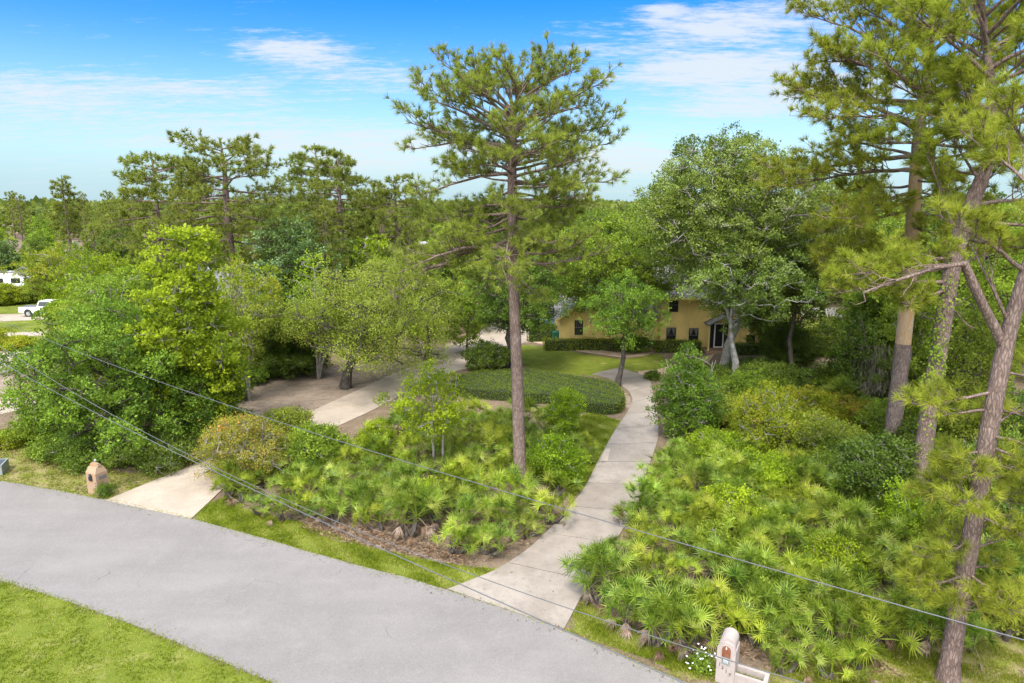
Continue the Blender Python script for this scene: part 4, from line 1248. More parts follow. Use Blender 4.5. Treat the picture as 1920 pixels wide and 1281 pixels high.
shrub('shaded shrub beside the bare sandy strip right of the house', 1510, 745, 1.9, 90, M['dark_leaf'], 425, leaf=.13, rb=.6)
shrub('green undergrowth bush before the stripped pine', 1665, 830, 2.2, 130, M['green_leaf'], 426, leaf=.11, rb=.6)
shrub('yellow-green grassy shrub on the verge left of the dark bushy tree', 15, 838, .8, 60, M['yellow_leaf'], 427, leaf=.12, rb=.3, wl=.2)
shrub('low green bush at the left foot of the dark bushy tree', 60, 830, 1.2, 90, M['green_leaf'], 428, leaf=.11, rb=.45)
shrub('pink-tinged weedy shrub next to the white pickup lawn', 30, 655, 1.0, 60, M['yellow_leaf'], 429, leaf=.14, rb=.4)
shrub('little dark clump of leaves growing at the foot of the brick mailbox', 196, 930, .55, 28, M['hedge_leaf'], 430, leaf=.10, rb=.25, wl=.18, n_bough=7, cat='plant', name='plant')
shrub('small white-flowered plant on the verge left of the white stucco mailbox', 1318, 1258, .45, 40, M['green_leaf'], 431, leaf=.06, rb=.2, n_bough=9, cat='plant', name='plant')
shrub('dark rounded shrub at the corner between house wing and main house', 1190, 660, 1.3, 60, M['dark_leaf'], 432, leaf=.12, rb=.45)
shrub('small red-leaved bush by the front door path', 1225, 712, .6, 28, M['dark_leaf'], 433, leaf=.08, rb=.25)
shrub('bushy shaded shrub at the right corner of the yellow house', 1545, 665, 2.6, 90, M['dark_leaf'], 434, leaf=.14, rb=.7)
shrub('slim weed with reddish leaves leaning over the driveway edge', 1165, 985, 1.0, 26, M['copper_leaf'], 435, leaf=.06, rb=.2, n_bough=8, n_cl=6, n_leaf=8, cat='plant', name='plant')
shrub('wide understory thicket at the back of the thicket by the sandy clearing', 545, 700, 2.6, 150, M['dark_leaf'], 436, leaf=.14, rb=.7)
shrub('dark low bush hugging the base of the thicket beside the pale driveway', 300, 862, 1.3, 170, M['dark_leaf'], 437, leaf=.11, rb=.5)
shrub('orange-tinged fern-like shrub in the shade right of the golden shrub', 1590, 800, 1.8, 110, M['copper_leaf'], 438, leaf=.12, rb=.5)
shrub('mid green bush closing the gap left of the stripped pine trunk', 1580, 905, 2.0, 120, M['green_leaf'], 439, leaf=.10, rb=.5)
shrub('lime bush with pale tips between the pine trunks', 1770, 960, 2.2, 90, M['olive_leaf'], 440, leaf=.10, rb=.5)

for lab_, u_, v_, h_, w_2, m_2, sd2 in [
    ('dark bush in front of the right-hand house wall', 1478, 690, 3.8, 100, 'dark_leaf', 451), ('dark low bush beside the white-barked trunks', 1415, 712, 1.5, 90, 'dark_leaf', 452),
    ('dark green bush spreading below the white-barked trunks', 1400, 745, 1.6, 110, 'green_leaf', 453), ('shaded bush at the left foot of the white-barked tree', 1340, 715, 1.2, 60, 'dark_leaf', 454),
    ('dense dark bush right of the bare sandy strip', 1625, 740, 2.6, 120, 'dark_leaf', 455), ('dark bush at the foot of the stripped pine', 1712, 870, 2.2, 110, 'dark_leaf', 456),
    ('green bush between the forked pine and the nearest pine', 1790, 1035, 2.0, 120, 'green_leaf', 457), ('dark bush low behind the nearest leaning pine', 1850, 1130, 1.8, 130, 'dark_leaf', 458),
    ('ragged green bush at the right edge of the verge', 1905, 1190, 1.3, 90, 'olive_leaf', 459), ('mid green bush left of the nearest leaning pine', 1745, 1130, 1.5, 90, 'green_leaf', 460),
    ('tall dark bush between the side of the house and the moss', 1560, 745, 2.2, 80, 'green_leaf', 461), ('broad dark evergreen bush at the right edge behind the pines', 1880, 850, 3.4, 170, 'dark_leaf', 462),
    ('lime bush under the slender grey-trunked tree', 1735, 820, 2.6, 120, 'lime_leaf', 463), ('olive bush at the edge left of the golden shrub', 1365, 800, 1.8, 90, 'olive_leaf', 464),
    ('yellowish bush between the golden shrub and the stripped pine', 1505, 810, 2.6, 130, 'yellow_leaf', 465)]:
    shrub(lab_, u_, v_, h_, w_2, M[m_2], sd2, leaf=.12, rb=.55)

for lab_, u_, v_, h_, w_2, m_2, sd2 in [
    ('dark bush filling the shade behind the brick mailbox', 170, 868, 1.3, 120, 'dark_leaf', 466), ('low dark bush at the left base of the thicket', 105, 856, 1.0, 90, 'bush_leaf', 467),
    ('green bush at the thicket corner facing the pale driveway', 390, 836, 1.6, 90, 'bush_leaf', 468), ('bushy undergrowth along the back of the sandy clearing', 470, 712, 1.7, 110, 'bush_leaf', 469),
    ('dark undergrowth left of the driveway bend in the sandy clearing', 430, 752, 1.2, 70, 'dark_leaf', 470)]:
    shrub(lab_, u_, v_, h_, w_2, M[m_2], sd2, leaf=.12, rb=.5)

for lab_, u_, v_, h_, w_2, m_2, sd2 in [
    ('yellowish bush between the motorhome and the pickup, at the picture edge', 8, 572, 2.6, 60, 'yellow_leaf', 471), ('olive bush between the motorhome and the pickup cab', 62, 567, 2.2, 60, 'olive_leaf', 472),
    ('lime bush beyond the hood of the white pickup', 122, 580, 3.0, 60, 'lime_leaf', 473), ('dark bush just right of the motorhome', 85, 552, 2.6, 55, 'dark_leaf', 474), ('lime bush in front of the white pickup hood', 118, 602, 2.2, 55, 'lime_leaf', 475),
    ('yellow-green bush behind the motorhome roofline', 40, 538, 3.4, 80, 'yellow_leaf', 476)]:
    shrub(lab_, u_, v_, h_, w_2, M[m_2], sd2, leaf=.2, rb=.8)

# flowers on two of them
rngF = np.random.default_rng(5)
x, y = G(420, 890)
mbf = MB()
p = np.array([-.55, .1, 2.6]) + rngF.normal(0, 1, (130, 3)) * np.array([.45, .4, .22])
mbf.leaves(p, unit(rngF.normal(size=(130, 3))), .11, .08, unit(rngF.normal(size=(130, 3)) + np.array([0, 0, 1])), rngF.uniform(0, 1, 130))
mbf.build('blossoms', M['red_flower'], SHR[401])
x, y = G(1318, 1258)
mbf = MB()
p = np.array([0, 0, .42]) + rngF.normal(0, 1, (40, 3)) * np.array([.28, .22, .06])
mbf.leaves(p, unit(rngF.normal(size=(40, 3)) * np.array([1, 1, .2])), .07, .06, np.array([[0, -.3, 1.0]] * 40), .5)
mbf.build('blossoms', M['white_flower'], SHR[431])

# ------------------------------------------------------------------ palmettos
ORD = ['first', 'second', 'third', 'fourth', 'fifth', 'sixth', 'seventh', 'eighth', 'ninth', 'tenth', 'eleventh', 'twelfth', 'thirteenth', 'fourteenth', 'fifteenth', 'sixteenth', 'seventeenth', 'eighteenth', 'nineteenth', 'twentieth']
protos = []
for i, (lime, kw) in enumerate([(0, dict(n_fr=30, R0=.53, stem=.72, tall=.30, dead=5)), (0, dict(n_fr=33, R0=.50, stem=.66, tall=.45, dead=7)), (1, dict(n_fr=30, R0=.54, stem=.74, tall=.35, dead=4)),
                                (1, dict(n_fr=24, R0=.48, stem=.6, tall=.2, dead=3)), (0, dict(n_fr=33, R0=.58, stem=.85, tall=.5, dead=8)), (0, dict(n_fr=24, R0=.44, stem=.55, tall=.2, dead=2))]):
    fr, dd, tkp = make_palmetto(500 + i, **kw)
    m_ = M['palmetto_lime' if lime else 'palmetto']
    protos.append((fr.build('fronds', m_), dd.build('dead_fronds', M['dead_frond']), tkp.build('stems', M['dark_bark']), lime))


def add_palmetto(k, x, y, rz, sc, lab, group):
    a, b, c, lime = protos[k]
    t = thing('saw_palmetto', lab, 'palmetto', (x, y, 0), rz, group, sc)
    t.rotation_euler = (.16 * math.sin(x * 7.1), .16 * math.cos(y * 5.3), rz)
    for src in (a, b, c):
        if src.parent is None:
            src.parent = t
        else:
            q = src.copy()
            COL.objects.link(q)
            q.parent = t


LAND = [('the yellow flowering shrub', 470, 940), ('the lime sapling', 805, 890), ('the tall lone pine', 975, 935), ('the bare litter strip by the road', 690, 1000), ('the driveway mouth', 960, 1060),
        ('the clipped hedge bed', 930, 785), ('the pale driveway bend', 640, 815), ('the small yard lawn', 1085, 850), ('the white stucco mailbox', 1390, 1250), ('the nearest leaning pine', 1730, 1255),
        ('the forked pine', 1680, 1020), ('the near lime creeper mound', 1560, 1085), ('the driveway-side creeper mound', 1360, 1000), ('the mailbox side of the driveway mouth', 1125, 1130), ('the narrow grass strip by the driveway', 1240, 900),
        ('the upper creeper mound', 1440, 925), ('the tall bush at the driveway bend', 1290, 860), ('the camellia-like bush', 1590, 960), ('the golden twiggy shrub', 1420, 800), ('the stripped pine', 1610, 760), ('the sandy strip beside the house', 1530, 720), ('the sandy clearing', 440, 790)]
LP = np.array([G(u, v) for _, u, v in LAND])


def land_labels(spots, kinds, words, noun, LP, LAND):
    """one wording per spot: its look, its rank outward from the nearest landmark"""
    near = [int(np.argmin(((LP - np.array(p)) ** 2).sum(1))) for p in spots]
    labs = [None] * len(spots)
    groups = {}
    for i, (n, k) in enumerate(zip(near, kinds)):
        groups.setdefault((n, k), []).append(i)
    for (n, k), ids in groups.items():
        ids.sort(key=lambda i: ((LP[n] - np.array(spots[i])) ** 2).sum())
        for j, i in enumerate(ids):
            one = 'only' if len(ids) == 1 else ('closest' if j == 0 else ORD[j] + ' closest')
            labs[i] = f'{words[k]} {noun}, {one} to {LAND[n][0]}'
    return labs


rgp = np.random.default_rng(21)
ZP_ = [(poly([(425, 930), (450, 955), (540, 985), (600, 985), (690, 1000), (790, 1030), (900, 1045), (965, 1035), (1010, 1010), (1040, 965), (1055, 900), (1040, 850), (960, 800), (860, 795), (775, 790), (705, 832), (655, 862), (570, 900)]), 1.25, (.9, 1.25)),
       (poly([(1112, 1085), (1102, 1125), (1150, 1172), (1235, 1218), (1325, 1252), (1480, 1270), (1640, 1285), (1730, 1215), (1700, 1100), (1650, 1010), (1580, 930), (1480, 890), (1360, 865), (1255, 868), (1225, 950), (1185, 1000)]), 1.02, (.85, 1.2)),
       (poly([(1400, 740), (1500, 720), (1560, 760), (1660, 780), (1640, 830), (1500, 800), (1420, 790)]), 1.5, (.9, 1.2)),
       (poly([(1060, 850), (1075, 835), (1110, 850), (1095, 880)]), 1.3, (.8, 1.0)), (poly([(430, 800), (480, 790), (480, 815), (430, 810)]), 1.3, (.7, .9)),
       (poly([(1690, 1090), (1910, 1040), (1910, 1225), (1720, 1235)]), 1.15, (.8, 1.1)), (poly([(1690, 1000), (1910, 940), (1910, 1040), (1690, 1090)]), 1.5, (.8, 1.1))]
spots, kinds, scs = [], [], []
AV = [G(1370, 1285), G(1400, 1275), G(1430, 1285), G(1345, 1275), G(1560, 1075), G(1370, 985), G(1440, 915), G(1330, 1040), G(975, 930), G(805, 890), G(790, 950), G(1450, 1150)]
for pg, dist, (s0, s1) in ZP_:
    for (x, y) in spaced(pg, dist * .86, rgp, 6000, avoid=AV):
        spots.append((x, y))
        kinds.append(int(rgp.choice(6, p=[.22, .2, .18, .14, .16, .10])))
        scs.append(rgp.uniform(s0 * .8, s1 * .95))
PW = ['spreading deep green', 'dense dark skirted', 'large lime-tinged', 'small lime-tinged', 'tall arching green', 'short sparse green']
labs = land_labels(spots, kinds, PW, 'saw palmetto', LP, LAND)
for (x, y), k, s, lb_ in zip(spots, kinds, scs, labs):
    add_palmetto(k, x, y, rgp.uniform(0, 6.28), s, lb_, 'saw palmettos in the beds along the driveways')
print('palmettos', len(spots))

# a dark spiky yucca by the forked pine
rngY = np.random.default_rng(3)
mby = MB()
k = 90
e = rngY.uniform(-.2, 1.4, k)
a = rngY.uniform(0, 6.28, k)
D = np.stack([np.cos(e) * np.cos(a), np.cos(e) * np.sin(a), np.sin(e)], 1)
mby.leaves(np.tile([0, 0, .95], (k, 1)) + D * .05, D, rngY.uniform(.5, .75, k), .05, unit(rngY.normal(size=(k, 3))), rngY.uniform(.1, .6, k))
x, y = G(1648, 1000)
t = thing('yucca', 'dark spiky yucca rosette left of the forked pine', 'yucca', (x, y, 0))
mby.build('rosette', M['dark_leaf'], t)
mbs = MB()
mbs.tube([(0, 0, 0), (.03, 0, .5), (0, 0, 1.0)], [.08, .07, .06], 8)
mbs.build('stem', M['dark_bark'], t)

# dry stalk beside it, brown fallen fronds on the litter strip
rgl = np.random.default_rng(31)
mbl = MB()
for pg, n in [(np.concatenate([rf[35:115] + .0, rf[115:34:-1] - np.array([.15, .45])]), 420), (np.array([tuple(p) for p in L2] + [tuple(p) for p in R2[::-1]]), 160), (Z_SAND[4], 2600), (poly([(560, 990), (900, 1060), (1000, 1020), (900, 960), (650, 930)]), 2500), (Z_DRY[1], 1200), (poly([(1230, 1210), (1500, 1250), (1690, 1270), (1600, 1180), (1300, 1150)]), 1800), (Z_SAND[0], 700),
              (poly([(1060, 870), (1085, 840), (1060, 800), (1000, 860)]), 400)]:
    c = scatter(pg, n, rgl)
    hard = n in (420, 160)
    if not hard:
        c = c[~inside(c, ROADP)]
    n = len(c)
    mbl.leaves(np.c_[c, rgl.uniform(.01, .05, n) + .05 * hard], unit(np.c_[rgl.normal(size=(n, 2)), rgl.normal(0, .15, n)]), rgl.uniform(.06, .26, n) * (1 - .65 * hard), rgl.uniform(.02, .06, n), unit(np.c_[rgl.normal(0, .4, (n, 2)), np.ones(n)]), rgl.uniform(0, 1, n))
o = mbl.build('leaf_litter', M['litter'])
o['kind'] = 'stuff'
tag(o, 'brown fallen leaves and frond scraps on the bare soil', 'leaf litter')


# ------------------------------------------------------------------ clipped hedges
def hedge(lab, ring, h, leafm, seed, dens=150, leaf=.085, cat='hedge', round_=.12, topm=None):
    rng = np.random.default_rng(seed)
    ring = np.array(ring, float)
    if np.sum(ring[:, 0] * np.roll(ring[:, 1], -1) - np.roll(ring[:, 0], -1) * ring[:, 1]) < 0:
        ring = ring[::-1]
    c = ring.mean(0)
    rs = ring.copy()
    q = np.concatenate([rs, rs[:1]])
    d = np.concatenate([[0], np.cumsum(np.linalg.norm(np.diff(q, axis=0), axis=1))])
    per = d[-1]
    core, lf = MB(), MB()
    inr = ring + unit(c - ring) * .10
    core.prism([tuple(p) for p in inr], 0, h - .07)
    area = abs(np.sum(ring[:, 0] * np.roll(ring[:, 1], -1) - np.roll(ring[:, 0], -1) * ring[:, 1])) / 2
    n = int(area * dens)
    p = scatter(ring, n, rng)
    bump = .05 * np.sin(p[:, 0] * 2.1) * np.sin(p[:, 1] * 1.7) + .03 * np.sin(p[:, 0] * 5 + p[:, 1] * 4)
    P = np.c_[p, h + bump + rng.normal(0, .025, n)]
    lf.leaves(P, unit(np.c_[rng.normal(0, 1, (n, 2)), rng.normal(.35, .4, n)]), leaf * rng.uniform(.6, 1.3, n), leaf * .55, unit(np.c_[rng.normal(0, .4, (n, 2)), np.ones(n)]), np.clip(rng.normal(.55, .2, n), 0, .93))
    n = int(per * h * dens * 1.2)
    s = rng.uniform(0, per, n)
    x, y = np.interp(s, d, q[:, 0]), np.interp(s, d, q[:, 1])
    x2, y2 = np.interp((s + .02) % per, d, q[:, 0]), np.interp((s + .02) % per, d, q[:, 1])
    T = unit(np.c_[x2 - x, y2 - y, 0 * x])
    N = np.c_[T[:, 1], -T[:, 0], 0 * x]
    P = np.c_[x, y, rng.uniform(.02, h, n)] + N * (rng.normal(0, .035, n) + .04 * np.sin(s * 3.1))[:, None]
    lf.leaves(P, unit(N * .6 + rng.normal(0, .8, (n, 3))), leaf * rng.uniform(.6, 1.3, n), leaf * .55, unit(N + rng.normal(0, .5, (n, 3)) + np.array([0, 0, .4])), np.clip(rng.normal(.45, .2, n), 0, .93))
    t = thing('hedge', lab, cat, (0, 0, 0))
    core.build('branches', M['hedge_core'], t)
    lf.build('foliage', leafm, t)
    return t


def smooth_ring(r, n=50):
    r = np.array(r)
    for _ in range(2):
        a, b = r, np.roll(r, -1, 0)
        r = np.stack([a * .75 + b * .25, a * .25 + b * .75], 1).reshape(-1, 2)
    return r


Zt = .72
bed = [G(u, v, Zt) for u, v in [(845, 712), (862, 700), (905, 694), (975, 690), (1040, 697), (1090, 703), (1140, 712), (1163, 722), (1171, 740), (1168, 756), (1130, 758), (1085, 750), (1045, 738), (985, 738), (930, 731), (880, 729), (848, 722)]]
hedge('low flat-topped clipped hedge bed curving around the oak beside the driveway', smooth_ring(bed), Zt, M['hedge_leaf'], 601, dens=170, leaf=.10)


def box_ring(x0, x1, y0, y1, n=8):
    return [(x, y0) for x in np.linspace(x0, x1, n)] + [(x, y1) for x in np.linspace(x1, x0, n)]


def UX(u, Y, z=0.0):
    return (u - 960) / 1280 * (Y * CP + (CAM_H - z) * SP)


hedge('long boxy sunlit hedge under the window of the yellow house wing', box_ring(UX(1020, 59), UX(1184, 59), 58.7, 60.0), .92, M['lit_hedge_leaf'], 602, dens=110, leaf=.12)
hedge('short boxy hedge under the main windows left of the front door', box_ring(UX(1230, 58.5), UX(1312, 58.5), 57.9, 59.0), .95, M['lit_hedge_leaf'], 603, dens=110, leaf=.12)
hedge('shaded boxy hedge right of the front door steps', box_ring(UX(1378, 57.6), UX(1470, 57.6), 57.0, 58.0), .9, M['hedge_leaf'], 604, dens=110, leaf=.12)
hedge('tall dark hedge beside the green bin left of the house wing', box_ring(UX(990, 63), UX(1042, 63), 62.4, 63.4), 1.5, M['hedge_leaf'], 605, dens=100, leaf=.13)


# ------------------------------------------------------------------ the yellow house
def siding(mb, x0, x1, y, z0, z1, lap=.235, clip=None):
    """lapped boards on a wall facing the road; clip(z) gives the x range left under a gable"""
    z = z0
    while z < z1 - .01:
        zt = min(z + lap, z1)
        a0, b0_ = clip(z) if clip else (x0, x1)
        a1, b1 = clip(zt) if clip else (x0, x1)
        if b0_ - a0 < .05:
            break
        mb.add([(a0, y - .065, z), (b0_, y - .065, z), (b1, y, zt), (a1, y, zt)], [(0, 1, 2, 3)])
        mb.add([(a0, y + .02, z), (b0_, y + .02, z), (b0_, y - .065, z), (a0, y - .065, z)], [(0, 1, 2, 3)])
        z = zt


def slab(mb, quad, th=.14, tint=.5):
    """a roof plane with thickness"""
    q = np.array(quad, float)
    n = unit(np.cross(q[1] - q[0], q[3] - q[0]))
    if n[2] < 0:
        n = -n
    mb.add(np.concatenate([q, q - n * th]), [(0, 1, 2, 3), (7, 6, 5, 4), (0, 4, 5, 1), (1, 5, 6, 2), (2, 6, 7, 3), (3, 7, 4, 0)], tint)


house = thing('house', 'yellow lap-sided two-storey house with grey shingle roof half hidden by trees', 'house', (0, 0, 0))
wx0, wx1, mx0, mx1 = 4.3, 10.9, 13.1, 25.4
mb = MB()
pk = (wx0 + wx1) / 2
sl = .72
siding(mb, wx0, wx1, 60.0, .15, 2.75)
siding(mb, wx0, wx1, 60.0, 2.75, 2.75 + (pk - wx0) * sl, clip=lambda z: (wx0 + (z - 2.75) / sl, wx1 - (z - 2.75) / sl))
siding(mb, wx1, mx0, 60.6, .15, 2.75)
siding(mb, mx0, mx1, 59.4, .2, 4.95)
for (x, y0, y1, zt) in [(wx0, 60.0, 68.0, 2.75), (mx0, 59.4, 67.4, 4.95), (mx1, 59.4, 67.4, 4.95), (wx1, 60.0, 60.6, 2.75)]:
    mb.add([(x, y0, 0), (x, y1, 0), (x, y1, zt), (x, y0, zt)], [(0, 1, 2, 3)])
for x in (mx0, mx1):
    mb.add([(x, 59.4, 4.95), (x, 67.4, 4.95), (x, 63.4, 7.6)], [(0, 1, 2)])
mb.add([(wx0, 68, 0), (mx0, 68, 0), (mx0, 68, 2.75), (wx0, 68, 2.75)], [(0, 1, 2, 3)])
mb.add([(mx0, 67.4, 0), (mx1, 67.4, 0), (mx1, 67.4, 4.95), (mx0, 67.4, 4.95)], [(0, 1, 2, 3)])
mb.build('wall', M['siding'], house)
mb = MB()
ov = .45
slab(mb, [(wx0 - ov, 59.55, 2.75 - ov * sl + .16), (pk, 59.55, 2.75 + (pk - wx0) * sl + .16), (pk, 68.4, 2.75 + (pk - wx0) * sl + .16), (wx0 - ov, 68.4, 2.75 - ov * sl + .16)])
slab(mb, [(wx1 + ov, 59.55, 2.75 - ov * sl + .158), (pk, 59.55, 2.75 + (pk - wx0) * sl + .158), (pk, 68.4, 2.75 + (pk - wx0) * sl + .158), (wx1 + ov, 68.4, 2.75 - ov * sl + .158)])
slab(mb, [(wx1 - .5, 60.1, 2.66), (mx0, 60.1, 2.66), (mx0, 64.1, 5.2), (wx1 - 1.5, 64.1, 5.2)])
slab(mb, [(mx0 - .4, 58.8, 4.72), (mx1 + .4, 58.8, 4.72), (mx1 + .4, 63.4, 7.75), (mx0 - .4, 63.4, 7.75)])
slab(mb, [(mx0 - .4, 68.0, 4.722), (mx1 + .4, 68.0, 4.722), (mx1 + .4, 63.4, 7.75), (mx0 - .4, 63.4, 7.75)])
roof = mb.build('roof', M['shingle'], house)
mb = MB()
for a, b in [((wx0 - ov, 59.50, 2.75 - ov * sl), (pk, 59.50, 2.75 + (pk - wx0) * sl)), ((pk, 59.503, 2.75 + (pk - wx0) * sl), (wx1 + ov, 59.503, 2.75 - ov * sl))]:
    q = np.array([a, b, (b[0], b[1], b[2] + .2), (a[0], a[1], a[2] + .2)])
    mb.add(np.concatenate([q, q + np.array([0, .045, 0])]), [(0, 1, 2, 3), (7, 6, 5, 4), (0, 4, 5, 1), (2, 6, 7, 3)])
mb.box(((mx0 + mx1) / 2, 58.78, 4.60), (mx1 - mx0 + .8, .04, .2))
mb.box((wx0 + .07, 59.93, 1.4), (.14, .08, 2.6))
mb.box((mx0 + .07, 59.33, 2.5), (.14, .08, 4.6))
mb.build('trim', M['trim'], house)


def house_window(x0, x1, y, z0, z1, curtain=False, muntin=False):
    mb = MB()
    f = .07
    cx, cz, w_, h_ = (x0 + x1) / 2, (z0 + z1) / 2, x1 - x0, z1 - z0
    mb.box((x0 - f / 2, y - .06, cz), (f, .09, h_ + 2 * f))
    mb.box((x1 + f / 2, y - .06, cz), (f, .09, h_ + 2 * f))
    mb.box((cx, y - .062, z1 + f / 2), (w_, .09, f))
    mb.box((cx, y - .068, z0 - f / 2), (w_, .11, f))
    wdw = mb.build('window', M['trim'], house)
    mb = MB()
    mb.box((cx, y - .060, cz), (w_ - .002, .03, h_ - .002))
    pane = mb.build('pane', M['glass'], wdw)
    mb = MB()
    mb.box((cx, y - .084, cz), (w_ - .004, .012, .035))
    if muntin:
        for k in (1, 2, 3):
            mb.box((x0 + w_ * k / 4, y - .083, cz + h_ / 4), (.02, .01, h_ / 2 - .04))
    mb.build('sash_bar', M['plastic_grey'], wdw)
    if curtain:
        mb = MB()
        mb.add([(x0 + .03, y - .0775, z1 - .02), (cx, y - .0775, z1 - .02), (x0 + .16, y - .0775, z0 + h_ * .45)], [(0, 1, 2)])
        mb.add([(cx, y - .0776, z1 - .02), (x1 - .03, y - .0776, z1 - .02), (x1 - .16, y - .0776, z0 + h_ * .45)], [(0, 1, 2)])
        mb.build('curtain', M['curtain'], wdw)


def zat(v, Y):
    return AT(960, v, Y)[2]


for (u0, u1, v0, v1, Y, cu, mu) in [(1077, 1093, 600, 628, 60.0, False, True), (1252, 1269, 559, 585, 59.4, False, False), (1249, 1267, 614, 642, 59.4, True, False), (1291, 1309, 615, 642, 59.4, True, False),
                                    (1436, 1455, 628, 657, 59.4, False, False), (1400, 1416, 628, 655, 59.4, False, False), (1440, 1458, 560, 586, 59.4, False, False), (1140, 1156, 600, 628, 60.0, False, True)]:
    z0, z1 = zat(v1, Y), zat(v0, Y)
    house_window(UX(u0, Y, 1.5), UX(u1, Y, 1.5), Y, z0, z1, cu, mu)
# entry: flat dark panel painting the recess's shade, storm door, little gabled roof, brick step
ex0, ex1 = UX(1327, 59.4), UX(1362, 59.4)
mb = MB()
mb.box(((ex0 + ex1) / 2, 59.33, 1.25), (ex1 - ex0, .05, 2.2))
mb.build('entry_shade_panel', M['dark'], house)
mb = MB()
dx0, dx1 = UX(1338, 59.3), UX(1354, 59.3)
for x in (dx0, dx1):
    mb.box((x, 59.28, 1.22), (.10, .06, 2.1))
mb.box(((dx0 + dx1) / 2, 59.281, 2.32), (dx1 - dx0 + .1, .06, .1))
mb.box(((dx0 + dx1) / 2, 59.281, .22), (dx1 - dx0 - .1, .055, .12))
door = mb.build('door', M['white'], house)
mb = MB()
mb.box(((dx0 + dx1) / 2, 59.30, 1.27), (dx1 - dx0 - .1, .02, 1.98))
mb.build('pane', M['glass'], door)
mb = MB()
ecx = (ex0 + ex1) / 2
slab(mb, [(ex0 - .5, 57.9, 2.45), (ecx + .2, 57.9, 3.25), (ecx + .2, 59.37, 3.25), (ex0 - .5, 59.37, 2.45)], .12)
slab(mb, [(ex1 + .9, 57.9, 2.45), (ecx + .2, 57.9, 3.25), (ecx + .2, 59.37, 3.25), (ex1 + .9, 59.37, 2.45)], .119)
mb.build('porch_roof', M['shingle'], house)
mb = MB()
mb.box((ex0 - .35, 58.1, 1.22), (.14, .14, 2.4))
mb.box((ex1 + .7, 58.1, 1.22), (.14, .14, 2.4))
mb.build('porch_post', M['trim'], house)
mb = MB()
mb.box((ecx, 58.4, .08), (ex1 - ex0 + 1.2, 1.7, .16))
mb.build('step', M['brick'], house)


# ------------------------------------------------------------------ houses half seen in the distance
def plain_house(lab, x, y, w_, d_, ze, zr, rz=0.0):
    h = thing('house', lab, 'house', (x, y, 0), rz)
    mb = MB()
    mb.box((0, 0, ze / 2), (w_, d_, ze))
    mb.add([(-w_ / 2, -d_ / 2, ze), (-w_ / 2, d_ / 2, ze), (-w_ / 2, 0, zr - .15)], [(0, 1, 2)])
    mb.add([(w_ / 2, -d_ / 2, ze), (w_ / 2, d_ / 2, ze), (w_ / 2, 0, zr - .15)], [(0, 1, 2)])
    mb.build('wall', M['plaster'], h)
    mb = MB()
    s = (zr - ze) / (d_ / 2)
    slab(mb, [(-w_ / 2 - .5, -d_ / 2 - .5, ze - .5 * s + .05), (w_ / 2 + .5, -d_ / 2 - .5, ze - .5 * s + .05), (w_ / 2 + .5, 0, zr + .05), (-w_ / 2 - .5, 0, zr + .05)])
    slab(mb, [(-w_ / 2 - .5, d_ / 2 + .5, ze - .5 * s + .052), (w_ / 2 + .5, d_ / 2 + .5, ze - .5 * s + .052), (w_ / 2 + .5, 0, zr + .05), (-w_ / 2 - .5, 0, zr + .05)])
    mb.build('roof', M['far_shingle'], h)
    for k in range(3):
        mb = MB()
        mb.box((-w_ / 2 + w_ * (k + .5) / 3, -d_ / 2 - .02, 1.5), (1.1, .06, 1.2))
        mb.build('window', M['glass'], h)


plain_house('neighbouring house with pale grey shingle roof showing above the lime trees', UX(448, 74), 77, 13, 10, 2.9, 5.7)
plain_house('distant house with a grey roof seen between the left pines and the tall pine', UX(760, 128), 132, 16, 10, 3.0, 5.2, .15)
plain_house('far low house glimpsed beyond the dome-topped pine', UX(690, 150), 154, 12, 9, 3.0, 5.0, -.2)


# ------------------------------------------------------------------ vehicles
def wheel(parent, x, y, r, w_=.24):
    mb = MB()
    ring = np.linspace(0, 2 * PI, 21)[:-1]
    prof = [(-w_ / 2, r * .62), (-w_ / 2, r * .94), (-w_ / 2 + .04, r), (w_ / 2 - .04, r), (w_ / 2, r * .94), (w_ / 2, r * .62)]
    V = np.array([[(x + rr * math.cos(a), y + t, r + rr * math.sin(a)) for a in ring] for t, rr in prof]).reshape(-1, 3)
    F = [(i * 20 + j, i * 20 + (j + 1) % 20, (i + 1) * 20 + (j + 1) % 20, (i + 1) * 20 + j) for i in range(5) for j in range(20)]
    mb.add(V, F)
    o = mb.build('wheel', M['tyre'], parent)
    mb = MB()
    for s in (-1, 1):
        V = [(x, y + s * w_ * .42, r)] + [(x + r * .63 * math.cos(a), y + s * w_ * .36, r + r * .63 * math.sin(a)) for a in ring]
        mb.add(V, [(0, 1 + j, 1 + (j + 1) % 20) for j in range(20)])
    mb.build('rim', M['rim'], o)


def extrude(mb, prof, y0, y1, inset=0.0):
    """a side profile (x, z) carried across the vehicle's width"""
    k = len(prof)
    p = np.array(prof, float)
    V = [(x, y0, z) for x, z in p] + [(x, y1, z) for x, z in p]
    mb.add(V, [tuple(range(k)), ])
    mb.F.append((np.array([tuple(range(2 * k - 1, k - 1, -1))]) + mb.n - 2 * k, np.array([.5], np.float32), 0))
    mb.F.append((np.array([(i, k + i, k + (i + 1) % k, (i + 1) % k) for i in range(k)]) + mb.n - 2 * k, np.full(k, .5, np.float32), 0))


def arch(cx, r, z0, n=7):
    return [(cx + r * math.cos(a), z0 + r * math.sin(a)) for a in np.linspace(PI, 0, n)]


